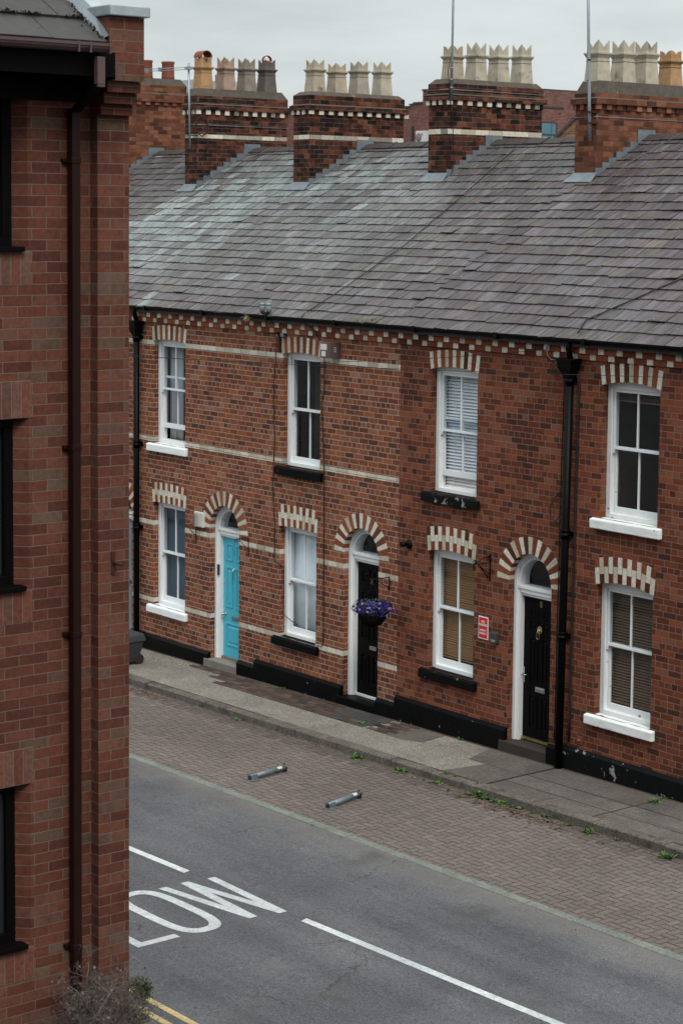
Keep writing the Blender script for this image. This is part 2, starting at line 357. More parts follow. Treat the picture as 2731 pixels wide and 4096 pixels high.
# ------------------------------------------------------------------ terrace
GZ = 5.93; RY0 = -.17; RIDGE_Y = 4.95; SL = (8.84 - 5.93) / (RIDGE_Y - RY0)
def roofz(y): return GZ + SL * (y - RY0)
def wall_grid(mb, x0, x1, z0, z1, holes, depth=.12, mi=0):
    xs = sorted({x0, x1, *[h[0] for h in holes], *[h[1] for h in holes]}); zs = sorted({z0, z1, *[h[2] for h in holes], *[h[3] for h in holes]})
    for a, b in zip(xs, xs[1:]):
        for c, d in zip(zs, zs[1:]):
            mx, mz = (a + b) / 2, (c + d) / 2
            if any(h[0] < mx < h[1] and h[2] < mz < h[3] for h in holes): continue
            mb.poly([(a, 0, c), (b, 0, c), (b, 0, d), (a, 0, d)], mi)
    for (a, b, c, d) in holes:
        mb.poly([(a, 0, c), (a, 0, d), (a, depth, d), (a, depth, c)], mi)
        mb.poly([(b, 0, c), (b, depth, c), (b, depth, d), (b, 0, d)], mi)
        mb.poly([(a, 0, d), (b, 0, d), (b, depth, d), (a, depth, d)], mi)
        mb.poly([(a, 0, c), (a, depth, c), (b, depth, c), (b, 0, c)], mi)
CREAMC = [(.52, .48, .395), (.56, .53, .45), (.47, .42, .32), (.54, .52, .455), (.41, .375, .30), (.58, .55, .47)]
REDC = [(.20, .055, .026), (.16, .045, .025), (.24, .072, .034), (.13, .04, .025), (.22, .085, .05)]
REDB = [(.11, .03, .017), (.20, .055, .026), (.07, .022, .015), (.15, .038, .02)]
def flat_arch(x0, x1, zs, rise, ht, double, reds, name, par, first_cream=True):
    """cambered brick arch: upright bricks, alternately cream and red, fanned a little"""
    mb = MB(); n = 13 if not double else 13
    w = (x1 - x0 + .03); cx = (x0 + x1) / 2
    mb.box(x0 - .012, x1 + .012, -.0015, .1, zs + rise + .012, zs + ht - .01, 2)
    for i in range(n):
        a, b = i / n, (i + 1) / n
        def xz(t, k):
            X = cx + (t - .5) * w * (1 + .07 * k); Z = zs + 4 * rise * t * (1 - t) + k * (ht * (1 if not double else 1)); return (X, Z)
        g = .0045 / w
        a += g; b -= g
        cr = (i % 2 == 0)
        if not double:
            pts = [xz(a, 0), xz(b, 0), xz(b, 1), xz(a, 1)]
            c = random.choice(CREAMC if cr else reds)
            y0 = jit(-.007, .002)
            mb.prism_y(pts, y0, .11, 0 if cr else 1, c)
        else:
            k = .64 if cr else .36
            for lo, hi, cc in ((0, k, cr), (k, 1, not cr)):
                e = .006 if lo else 0
                p = [xz(a, lo + e), xz(b, lo + e), xz(b, hi - .006 * (hi < 1)), xz(a, hi - .006 * (hi < 1))]
                mb.prism_y(p, jit(-.007, .002), .11, 0 if cc else 1, random.choice(CREAMC if cc else reds))
    return mb.build(name, ['voussR', 'voussR', 'soil'], par)
def ring_arch(cx, zs, r, ro, reds, name, par):
    mb = MB(); n = 21; 
    N_ = 24
    for i in range(N_):                                    # mortar bed behind the voussoirs
        a, b = math.pi * i / N_, math.pi * (i + 1) / N_
        mb.prism_y([(cx + (r - .0) * math.cos(a), zs + r * math.sin(a)), (cx + (ro - .006) * math.cos(a), zs + (ro - .006) * math.sin(a)), (cx + (ro - .006) * math.cos(b), zs + (ro - .006) * math.sin(b)), (cx + r * math.cos(b), zs + r * math.sin(b))], -.0035, .115, 2)
    for i in range(n):
        g = .0075
        a, b = math.pi * i / n + g, math.pi * (i + 1) / n - g
        cr = (i % 2 == 0)
        ri = r - .001
        pts = [(cx + ri * math.cos(a), zs + ri * math.sin(a)), (cx + ro * math.cos(a + g * .4), zs + ro * math.sin(a + g * .4)), (cx + ro * math.cos(b - g * .4), zs + ro * math.sin(b - g * .4)), (cx + ri * math.cos(b), zs + ri * math.sin(b))]
        mb.prism_y(pts, jit(-.0075, .0015), .1, 0 if cr else 1, random.choice(CREAMC if cr else reds))
    return mb.build(name, ['voussR', 'voussR', 'mortarbed'], par)
MT['mortarbed'] = flat('arch_mortar', (.16, .13, .11), .95, .05, var=.3)
def sash(name, x0, x1, z0, z1, y0, y1, top, bot, side, par, mat='white'):
    mb = MB(); m = 0
    mb.box(x0, x0 + side, y0, y1, z0, z1); mb.box(x1 - side, x1, y0, y1, z0, z1)
    mb.box(x0 + side, x1 - side, y0 + .001, y1 - .001, z1 - top, z1); mb.box(x0 + side, x1 - side, y0 + .001, y1 - .001, z0, z0 + bot)
    cx = (x0 + x1) / 2; mb.box(cx - .012, cx + .012, y0 + .004, y1 - .006, z0 + bot, z1 - top)
    o = mb.build(name, mat, par, bevel=.003)
    return o, (x0 + side, x1 - side, z0 + bot, z1 - top)
def pane(r, y, par, name='glass_pane'):
    mb = MB(); mb.poly([(r[0] - .004, y, r[2] - .004), (r[1] + .004, y, r[2] - .004), (r[1] + .004, y, r[3] + .004), (r[0] - .004, y, r[3] + .004)]); return mb.build(name, 'glass', par)
def slats(x0, x1, z0, z1, y, gap, w, tilt, mat, par, name='blind', headrail=True):
    mb = MB(); z = z1 - .03
    dy, dz = w / 2 * math.cos(tilt), w / 2 * math.sin(tilt)
    while z > z0 + .02:
        t = .0025; zz = z + random.uniform(-.0015, .0015)
        mb.hexa([(x0, y - dy, zz - dz), (x1, y - dy, zz - dz), (x1, y + dy, zz + dz), (x0, y + dy, zz + dz)], [(x0, y - dy, zz - dz + t), (x1, y - dy, zz - dz + t), (x1, y + dy, zz + dz + t), (x0, y + dy, zz + dz + t)])
        z -= gap
    if headrail: mb.box(x0, x1, y - .022, y + .022, z1 - .02, z1 + .02)
    mb.box(x0, x1, y - w * .35, y + w * .35, z0, z0 + .018)
    for fx in (.22, .75):
        X = x0 + (x1 - x0) * fx; mb.box(X - .002, X + .002, y - w * .5 - .002, y - w * .5, z0 + .01, z1)
    return mb.build(name, mat, par)
def curtain(x0, x1, z0, z1, y, mat, par, folds=5, amp=.03, name='curtain'):
    mb = MB(); n = folds * 8; b = 0
    for j in range(2):
        for i in range(n + 1):
            t = i / n; mb.v.append((x0 + (x1 - x0) * t, y + amp * math.sin(t * folds * 2 * math.pi) + amp * .4 * math.sin(t * 13), z0 if j == 0 else z1))
    for i in range(n): mb.face([i, i + 1, n + 2 + i, n + 1 + i], 0, (1, 1, 1), True)
    o = mb.build(name, mat, par); md = o.modifiers.new('s', 'SOLIDIFY'); md.thickness = .004; return o
def window(par, x0, x1, z0, zs, rise, sillmat, opened=0.0, meet=None, inner=None, label=None, sash_mat='white', sillthick=.145):
    y = .105; mid = (z0 + zs) / 2 + .01 if meet is None else meet
    mb = MB(); F = .072
    top = zs + rise + .03
    mb.box(x0 - .01, x0 + F, y, y + .14, z0 + .004, top); mb.box(x1 - F, x1 + .01, y, y + .14, z0 + .004, top)
    mb.box(x0 + F, x1 - F, y + .002, y + .14, zs - .045, top + .001)
    mb.box(x0 + F - .002, x1 - F + .002, y - .012, y + .14, z0 + .003, z0 + .062)       # timber sill
    mb.box(x0 + F - .02, x0 + F + .012, y - .006, y + .012, z0 + .062, zs - .045)        # staff bead
    mb.box(x1 - F - .012, x1 - F + .02, y - .006, y + .012, z0 + .062, zs - .045)
    w = mb.build('window', sash_mat, par, bevel=.004)
    if label: lab(w, label)
    xa, xb = x0 + F, x1 - F
    us, ur = sash('upper_sash', xa, xb, mid - .02, zs - .045, y + .024, y + .062, .045, .036, .042, w, sash_mat)
    ls, lr = sash('lower_sash', xa, xb, z0 + .062 + opened, mid + .02 + opened, y + .066, y + .104, .036, .085, .042, w, sash_mat)
    for sx in (0,): # sash horns and catch
        hb = MB(); hb.hexa([(xa + .004, y + .02, mid - .075), (xa + .03, y + .02, mid - .075), (xa + .03, y + .055, mid - .075), (xa + .004, y + .055, mid - .075)], [(xa, y + .02, mid - .02), (xa + .042, y + .02, mid - .02), (xa + .042, y + .06, mid - .02), (xa, y + .06, mid - .02)])
        cx = (x0 + x1) / 2 - .06
        hb.box(cx, cx + .045, y + .062, y + .085, mid + .021 , mid + .034)
        hb.build('sash_horn', sash_mat, us)
    pane(ur, y + .042, us); pane(lr, y + .084, ls)
    sb = MB()
    lx, rx = x0 - .13, x1 + .095
    wob = [random.uniform(-.004, .004) for _ in range(9)]
    sb.hexa([(lx, -.072, z0 - sillthick), (rx, -.072, z0 - sillthick), (rx, .0 - .002, z0 - sillthick - .002), (lx, -.002, z0 - sillthick - .002)],
            [(lx, -.072, z0 - .022), (rx, -.072, z0 - .022), (rx, -.002, z0 - .004), (lx, -.002, z0 - .004)])
    sb.hexa([(x0 + .002, -.002, z0 - sillthick + .01), (x1 - .002, -.002, z0 - sillthick + .01), (x1 - .002, y + .1, z0 - sillthick + .01), (x0 + .002, y + .1, z0 - sillthick + .01)],
            [(x0 + .002, -.002, z0 - .004), (x1 - .002, -.002, z0 - .004), (x1 - .002, y + .1, z0 + .004), (x0 + .002, y + .1, z0 + .004)])
    so = sb.build('sill', sillmat, w, bevel=.012)
    md = so.modifiers.new('sub', 'SUBSURF'); md.subdivision_type = 'SIMPLE'; md.levels = md.render_levels = 3
    tx = bpy.data.textures.get('rough') or bpy.data.textures.new('rough', 'CLOUDS'); tx.noise_scale = .09
    md = so.modifiers.new('d', 'DISPLACE'); md.texture = tx; md.strength = .010; md.mid_level = .5; md.texture_coords = 'GLOBAL'
    # the room behind
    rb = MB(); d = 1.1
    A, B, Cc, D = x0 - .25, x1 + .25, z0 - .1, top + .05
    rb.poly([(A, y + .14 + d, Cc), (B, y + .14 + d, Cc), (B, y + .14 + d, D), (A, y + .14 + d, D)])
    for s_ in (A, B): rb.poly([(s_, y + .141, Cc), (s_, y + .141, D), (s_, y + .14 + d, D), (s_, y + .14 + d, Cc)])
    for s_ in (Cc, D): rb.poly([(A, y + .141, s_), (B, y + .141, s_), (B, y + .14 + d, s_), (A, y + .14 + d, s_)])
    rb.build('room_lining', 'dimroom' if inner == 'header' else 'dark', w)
    ib = (xa, xb, z0 + .07, zs - .05)
    if inner:
        yy = y + .15
        if inner == 'bluebl': slats(xa, xb, z0 + .05, zs - .03, yy, .022, .024, R(62), 'bluebl', w)
        elif inner == 'whitebl': slats(xa, xb, z0 + .06, zs - .03, yy, .047, .047, R(48), 'whitebl', w)
        elif inner == 'tanbl': slats(xa, xb, z0 + .16, zs - .03, yy, .036, .036, R(42), 'tanbl', w)
        elif inner == 'brownbl': slats(xa, xb, z0 + .15, zs - .03, yy, .038, .036, R(36), 'brownbl', w)
        elif inner == 'header': slats(xa, xb, zs - .22, zs - .02, yy, .022, .05, R(5), 'brownbl', w)
        elif inner == 'greycurtain': curtain(xa, xa + .42, z0, zs, yy + .05, 'curt', w, 4, .022); curtain(xb - .14, xb, z0, zs, yy + .05, 'curt', w, 2, .02)
        elif inner == 'sheer': curtain(xa - .05, xb + .05, z0, zs, yy + .0, 'sheer', w, 2, .012)
        elif inner == 'ochre': curtain(xa + .12, xa + .36, z0, zs, yy + .25, 'ochre', w, 3, .02); 
    return w
def panel(mb, x0, x1, z0, z1, y, d=.014, w=.028):
    """raised moulding frame and fielded centre on a door leaf"""
    for (a, b, c, e) in ((x0, x1, z1 - w, z1), (x0, x1, z0, z0 + w), (x0, x0 + w, z0 + w, z1 - w), (x1 - w, x1, z0 + w, z1 - w)):
        mb.box(a, b, y - d, y + .002, c, e)
    q = w + .03
    if x1 - x0 > 2 * q + .03:
        mb.hexa([(x0 + q, y, z0 + q), (x1 - q, y, z0 + q), (x1 - q, y, z1 - q), (x0 + q, y, z1 - q)], [(x0 + q + .02, y - d * .9, z0 + q + .02), (x1 - q - .02, y - d * .9, z0 + q + .02), (x1 - q - .02, y - d * .9, z1 - q - .02), (x0 + q + .02, y - d * .9, z1 - q - .02)])
def doorway(par, x0, x1, zb, spring, leaftop, mat, number, nummat, style, label, stepmat, zstep):
    r = (x1 - x0) / 2; cx = (x0 + x1) / 2; y = .105; F = .098
    mb = MB()
    for (a, b, y0) in ((x0 - .01, x0 + F * .55, y), (x0 + F * .55, x0 + F, y + .03), (x1 - F * .55, x1 + .01, y), (x1 - F, x1 - F * .55, y + .03)):
        mb.box(a, b, y0, y + .2, zb - .03, spring)
    n = 20
    for k in range(n):
        a, b = math.pi * k / n, math.pi * (k + 1) / n
        for ro, ri, y0 in ((r + .01, r - F * .55, y), (r - F * .55, r - F, y + .03)):
            mb.prism_y([(cx + ri * math.cos(a), spring + ri * math.sin(a)), (cx + ro * math.cos(a), spring + ro * math.sin(a)), (cx + ro * math.cos(b), spring + ro * math.sin(b)), (cx + ri * math.cos(b), spring + ri * math.sin(b))], y0, y + .2)
    tz = leaftop
    mb.box(x0 + F - .03, x1 - F + .03, y + .012, y + .2, tz + .105, tz + .150); mb.box(x0 + F - .012, x1 - F + .012, y + .03, y + .2, tz + .045, tz + .105); mb.box(x0 + F, x1 - F, y + .055, y + .2, tz + .004, tz + .045)
    fr = mb.build('door_frame', 'white', par, bevel=.003)
    gb = MB(); ri = r - F + .003; pts = [(cx + ri * math.cos(math.pi * k / 16), spring + ri * math.sin(math.pi * k / 16)) for k in range(17)]
    pts = [(cx + ri, tz + .15)] + pts + [(cx - ri, tz + .15)]
    gb.poly([(px, y + .12, pz) for px, pz in pts]); gb.build('fanlight', 'glass', fr)
    rb = MB(); rb.box(x0 + .02, x1 - .02, y + .5, y + .51, tz - .1, spring + r); rb.poly([(x0 + F, y + .2, tz + .14), (x1 - F, y + .2, tz + .14), (x1 - F, y + .5, tz + .14), (x0 + F, y + .5, tz + .14)])
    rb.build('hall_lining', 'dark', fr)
    lx0, lx1 = x0 + F, x1 - F; yl = .215
    lb = MB(); lb.box(lx0, lx1, yl, yl + .045, zb + .012, tz)
    W = lx1 - lx0; h = tz - zb
    st = .085 if style != 8 else .12; mid = .075
    cols = ((lx0 + st, cx - mid / 2 - .005), (cx + mid / 2 + .005, lx1 - st))
    if style == 12:
        for a, b in cols: panel(lb, a, b, zb + h * .805, zb + h * .945, yl); panel(lb, a, b, zb + h * .42, zb + h * .755, yl)
        panel(lb, lx0 + st, lx1 - st, zb + h * .10, zb + h * .29, yl)
    elif style == 10:
        for a, b in cols: panel(lb, a, b, zb + h * .84, zb + h * .95, yl); panel(lb, a, b, zb + h * .42, zb + h * .79, yl); panel(lb, a, b, zb + h * .09, zb + h * .32, yl)
    elif style == 8:
        for a, b in cols:
            for z0_, z1_ in ((.86, .92), (.765, .84), (.40, .725), (.08, .32)): panel(lb, a, b, zb + h * z0_, zb + h * z1_, yl, .010, .02)
    else:
        for a, b in cols: panel(lb, a, b, zb + h * .55, zb + h * .93, yl); panel(lb, a, b, zb + h * .09, zb + h * .42, yl)
    lf = lab(lb.build('door', mat, par, bevel=.003), label)
    if number:
        t = textmesh('house_number', number, .125 if style != 12 else .125, nummat, lf, Matrix.Translation((cx + .012, yl - .002, zb + h * (.875 if style != 8 else .955) + (.0 if style != 10 else -.02))) @ FRONT, sx=.8, bold=.002)
    # furniture
    hb = MB()
    if style == 12:
        hb.lathe((lx0 + .065, yl, zb + h * .358), [(.0, -.075), (.022, -.072), (.030, -.055), (.022, -.04), (.011, -.035), (.011, -.01), (.026, -.008), (.026, 0)], 14, axis='y')
        hb.build('door_knob', 'chrome', lf)
        kb = MB(); kx = cx + .01
        kb.lathe((kx, yl, zb + h * .745), [(.0, -.03), (.018, -.028), (.02, 0)], 12, axis='y')
        kb.tube([(kx, yl - .03, zb + h * .745), (kx - .02, yl - .045, zb + h * .72), (kx - .012, yl - .045, zb + h * .68), (kx, yl - .035, zb + h * .66)], [.008, .010, .008, .013], 8)
        kb.build('knocker', 'chrome', lf)
        k2 = MB(); k2.lathe((lx0 + .03, yl, zb + h * .62), [(.0, -.012), (.016, -.01), (.016, 0)], 10, axis='y'); k2.build('key_lock', 'chrome', lf)
        p = MB(); p.box(cx - .075, cx + .13, yl - .008, yl + .001, zb + h * .318, zb + h * .352); p.box(cx - .055, cx + .11, yl - .014, yl - .008, zb + h * .325, zb + h * .345); p.build('letter_plate', 'galv', lf, bevel=.002)
        wb = MB(); wb.box(lx0 - .045, lx0 + .005, y + .005, y + .03, zb + h * .68, zb + h * .765); wb.lathe((lx0 - .02, y + .005, zb + h * .70), [(0, -.004), (.010, -.003), (.011, 0)], 10, mi=1, axis='y'); wb.build('doorbell', ['greypl', 'chrome'], fr, bevel=.003)
    elif style == 10:
        kb = MB(); 
        for zz in (.715, .60): kb.lathe((cx + .0, yl, zb + h * zz), [(.0, -.05), (.018, -.045), (.024, -.03), (.014, -.01), (.02, 0)], 12, axis='y')
        kb.tube([(cx, yl - .04, zb + h * .715), (cx - .03, yl - .05, zb + h * .68), (cx - .035, yl - .05, zb + h * .63), (cx, yl - .04, zb + h * .60)], .008, 8)
        kb.build('knocker', 'brass', lf)
        p = MB(); p.box(cx - .02, cx + .14, yl - .012, yl + .001, zb + h * .355, zb + h * .385); p.build('letter_plate', 'chrome', lf)
    elif style == 8:
        kb = MB(); kz = zb + h * .775
        kb.lathe((cx, yl, kz), [(0, -.05), (.016, -.048), (.03, -.03), (.036, -.012), (.034, 0)], 14, axis='y')
        for k in range(11):
            a = 2 * math.pi * k / 11; kb.lathe((cx + .036 * math.cos(a), yl - .006, kz + .008 + .042 * math.sin(a)), [(0, -.016), (.012, -.01), (.013, .006)], 7, axis='y')
        kb.lathe((cx, yl - .04, kz - .014), [(0, -.022), (.013, -.016), (.017, 0)], 10, axis='y')
        for s_ in (-1, 1): kb.lathe((cx + s_ * .013, yl - .046, kz + .010), [(0, -.006), (.005, -.003), (.006, 0)], 8, axis='y')
        ring = [(cx + .036 * math.sin(2 * math.pi * k / 20), yl - .04, kz - .065 + .055 * math.cos(2 * math.pi * k / 20) * -1) for k in range(-8, 9)]
        kb.tube([(cx + .028 * math.sin(a), yl - .045, kz - .07 - .05 * math.cos(a)) for a in [R(q) for q in range(-150, 151, 20)]], .0055, 8)
        kb.build('lion_knocker', 'brass', lf)
        p = MB(); p.box(cx - .075, cx + .115, yl - .010, yl + .001, zb + h * .345, zb + h * .38); p.box(cx - .055, cx + .095, yl - .016, yl - .01, zb + h * .352, zb + h * .372); p.build('letter_plate', 'chrome', lf, bevel=.002)
        q = MB(); q.box(lx0 + .008, lx0 + .034, yl - .008, yl, zb + h * .39, zb + h * .50); q.tube([(lx0 + .02, yl - .008, zb + h * .452), (lx0 + .02, yl - .045, zb + h * .452), (lx0 + .10, yl - .045, zb + h * .45)], .007, 8); q.build('lever_handle', 'chrome', lf)
        q = MB(); q.box(lx0, lx1, yl - .03, yl + .0, zb - .006, zb + .03); q.build('threshold_strip', 'goldsill', fr)
    else:
        p = MB(); p.box(cx + .02, cx + .2, yl - .012, yl + .001, zb + h * .40, zb + h * .45); p.build('letter_plate', 'greypl', lf)
    if style in (12, 10):
        q = MB(); q.box(lx0, lx1, yl - .04, yl + .03, zb - .02, zb + .012); q.build('threshold_strip', 'stone' if style == 12 else 'whiteold', fr)
    s_ = MB(); s_.hexa([(x0 - .14, -.06, zstep - .4), (x1 + .0, -.06, zstep - .4), (x1 + .0, .33, zstep - .4), (x0 + .0, .33, zstep - .4)], [(x0 - .10, -.06, zstep), (x1 + .0, -.06, zstep + .008), (x1 + .0, .33, zb - .021), (x0 + .0, .33, zb - .021)])
    s_.build('door_step', stepmat, par, bevel=.012)
    return fr
HOUSES = {
 16: dict(x=(-14.30, -10.75), mat='brickA', reds=REDC, band=True),
 14: dict(x=(-10.75, -7.16), mat='brickA', reds=REDC, band=True),
 12: dict(x=(-7.16, -3.60), mat='brickA', reds=REDC, band=True),
 10: dict(x=(-3.60, 0.0), mat='brickA', reds=REDC, band=True),
 8: dict(x=(0.0, 3.45), mat='brickB', reds=REDB + REDC[:2], band=False),
 6: dict(x=(3.45, 7.05), mat='brickB', reds=REDB + REDC[:2], band=False)}
LABELS = {16: 'farthest brick terraced house, mostly hidden behind the near brown brick building', 14: 'brick terraced house with grey-blue door, left of the cast iron downpipe', 12: 'orange brick terraced house with turquoise door numbered 12 and white sills',
 10: 'orange brick terraced house with black door numbered 10 and hanging flowers', 8: 'darker red brick terraced house with black door numbered 8 and red parking sign', 6: 'dark red brick terraced house at the right edge with brown blinds and peeling plinth'}
# slate colours per stretch of roof
def slatecol(x, y):
    t = random.random(); k = random.uniform(.84, 1.16)
    base = [(.070, .060, .064), (.077, .070, .074), (.058, .048, .050), (.083, .076, .078), (.072, .056, .057), (.072, .063, .054)][int(t * 6)]
    n = noise.noise(Vector((x * .35, y * .4, 3.3)))
    n2 = noise.noise(Vector((x * 1.3, y * 1.1, 9.3)))
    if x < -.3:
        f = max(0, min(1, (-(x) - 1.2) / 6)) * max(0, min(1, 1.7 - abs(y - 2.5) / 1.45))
        if x < -10.9 and y > 2.3: f *= .12      # pale green-grey stretch: sky reflection painted into slate colour, over real slate variation
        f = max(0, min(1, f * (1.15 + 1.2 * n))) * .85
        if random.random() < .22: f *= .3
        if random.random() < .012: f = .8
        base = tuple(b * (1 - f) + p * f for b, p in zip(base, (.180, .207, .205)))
    else:
        if random.random() < .03: base = tuple(b * 1.25 for b in base)
        base = (base[0] * .93, base[1] * .90, base[2] * .93)
    k *= 1 + .25 * n2
    return tuple(b * k for b in base)
def make_roof(x0, x1, par, w, ncourse, jag=False):
    mb = MB(); L = math.hypot(RIDGE_Y - RY0, 8.84 - GZ); ux, uz = (RIDGE_Y - RY0) / L, (8.84 - GZ) / L
    g = L / ncourse
    # deck front and back, gable ends
    d = .035
    mb.hexa([(x0, RY0 + .06, GZ - .10), (x1, RY0 + .06, GZ - .10), (x1, RIDGE_Y, 8.84 - .10), (x0, RIDGE_Y, 8.84 - .10)], [(x0, RY0 + .05, GZ - d + .02), (x1, RY0 + .05, GZ - d + .02), (x1, RIDGE_Y, 8.84 - d), (x0, RIDGE_Y, 8.84 - d)], 0, (.03, .028, .028))
    mb.hexa([(x0, RIDGE_Y, 8.74), (x1, RIDGE_Y, 8.74), (x1, 9.7, 6.1), (x0, 9.7, 6.1)], [(x0, RIDGE_Y, 8.82), (x1, RIDGE_Y, 8.82), (x1, 9.75, 6.18), (x0, 9.75, 6.18)], 0, (.11, .10, .105))
    for i in range(ncourse):
        s0 = i * g - .02
        off = (i % 2) * w / 2 + random.uniform(-.03, .03)
        x = x0 - off
        if jag: x = x0 - (.16 if i % 2 else .0)
        while x < x1 - .002:
            ww = w * random.uniform(.88, 1.12)
            a, b = max(x, x0 if not jag else x), min(x + ww - .012, x1 if not jag or True else x1)
            if b - a > .02:
                th = random.uniform(.009, .016); lift = random.uniform(0, .010) + (.012 if random.random() < .03 else 0); sk = random.gauss(0, .005)
                e0 = s0 + random.gauss(0, .006) - (.05 if random.random() < .006 else 0); e1 = s0 + g * 1.12
                def pt(xx, s, h): return (xx, RY0 + s * ux - h * uz, GZ + s * uz + h * ux)
                h0 = .020 + lift; h1 = .006
                bot = [pt(a, e0 + sk, h0 - th), pt(b, e0 - sk, h0 - th), pt(b, min(e1, L), h1 - th), pt(a, min(e1, L), h1 - th)]
                top = [pt(a, e0 + sk, h0), pt(b, e0 - sk, h0), pt(b, min(e1, L), h1), pt(a, min(e1, L), h1)]
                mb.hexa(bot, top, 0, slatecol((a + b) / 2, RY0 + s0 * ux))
            x += ww
    return mb.build('roof', 'slate', par)
def ridge(x0, x1, par):
    mb = MB(); x = x0
    while x < x1 - .05:
        e = min(x + .455, x1); z = 8.885 + random.uniform(-.008, .008); q = random.uniform(-.006, .006)
        for s in (-1, 1):
            mb.hexa([(x, RIDGE_Y + s * .17, z - .115), (e, RIDGE_Y + s * .17, z - .115 + q), (e, RIDGE_Y, z - .022 + q), (x, RIDGE_Y, z - .022)], [(x, RIDGE_Y + s * .175, z - .095), (e, RIDGE_Y + s * .175, z - .095 + q), (e, RIDGE_Y, z + q), (x, RIDGE_Y, z)])
        mb.tube([(e - .02, RIDGE_Y - .178, z - .10), (e - .02, RIDGE_Y, z + .004), (e - .02, RIDGE_Y + .178, z - .10)], .016, 6)
        x = e + .004
    mb.build('ridge_tiles', 'ridge', par)
def cornice(x0, x1, par, reds):
    mb = MB()
    for row, (z0, z1, y) in enumerate(((5.662, 5.742, -.026), (5.746, 5.826, -.052))):
        X = math.floor(x0 / .34) * .34 + (.17 if row == 0 else 0.0) - .34
        while X < x1:
            for (a, b, cr) in ((X, X + .106, 1), (X + .113, X + .333, 0)):
                a_, b_ = max(a, x0), min(b, x1)
                if b_ - a_ > .012:
                    mb.box(a_, b_, y + random.uniform(-.004, .003), .02, z0 + random.uniform(0, .003), z1 - random.uniform(0, .004), 0, random.choice(CREAMC if cr else reds))
            X += .34
        mb.box(x0, x1, y + .008, .02, z0 - .003, z1 + .003, 1)
    mb.box(x0, x1, -.06, .02, 5.829, 5.90, 2)
    mb.build('cornice', ['voussR', 'mortarbed', 'soil'], par)
def gutter(x0, x1, par):
    mb = MB(); n = 7
    for k in range(n):
        a, b = math.pi + math.pi * k / n, math.pi + math.pi * (k + 1) / n
        cy, cz, r, ri = -.135, 5.935, .062, .052
        mb.hexa([(x0, cy + r * math.cos(a), cz + r * math.sin(a)), (x0, cy + ri * math.cos(a), cz + ri * math.sin(a)), (x0, cy + ri * math.cos(b), cz + ri * math.sin(b)), (x0, cy + r * math.cos(b), cz + r * math.sin(b))],
                [(x1, cy + r * math.cos(a), cz + r * math.sin(a)), (x1, cy + ri * math.cos(a), cz + ri * math.sin(a)), (x1, cy + ri * math.cos(b), cz + ri * math.sin(b)), (x1, cy + r * math.cos(b), cz + r * math.sin(b))])
    mb.box(x0, x1, -.204, -.19, 5.925, 5.945)
    x = x0 + .5
    while x < x1: mb.box(x - .03, x + .03, -.207, -.06, 5.862, 5.952); x += 1.75
    mb.build('gutter', 'iron', par)
def bandrow(par, x0, x1, z0, z1, holes):
    xs = [x0]; cuts = sorted([(h[0], h[1]) for h in holes if h[2] < z1 and h[3] > z0])
    for a, b in cuts: xs += [a, b]
    xs.append(x1)
    for i in range(0, len(xs), 2):
        a, b = xs[i], xs[i + 1]
        if b - a > .01:
            mb = MB(); mb.box(a + (.0 if i == 0 else -.0025), b + (.0025 if i + 2 < len(xs) else 0), -.0035, .10, z0, z1); mb.build('string_course', 'cream', par)
def plinth(par, segs, mat):
    """segs: (x0,x1,ztop) - projecting painted base with a splayed top"""
    for (a, b, zt) in segs:
        mb = MB(); n = max(1, int((b - a) / .18)); 
        for i in range(n):
            u, v = a + (b - a) * i / n, a + (b - a) * (i + 1) / n
            mb.hexa([(u, -.05, ZG(u) - .25), (v, -.05, ZG(v) - .25), (v, .02, ZG(v) - .25), (u, .02, ZG(u) - .25)], [(u, -.05, zt - .045), (v, -.05, zt - .045), (v, .02, zt - .045), (u, .02, zt - .045)])
            mb.hexa([(u, -.05, zt - .045), (v, -.05, zt - .045), (v, .02, zt - .045), (u, .02, zt - .045)], [(u, -.012, zt), (v, -.012, zt), (v, .02, zt), (u, .02, zt)])
        mb.build('plinth', mat, par)
WN = {}
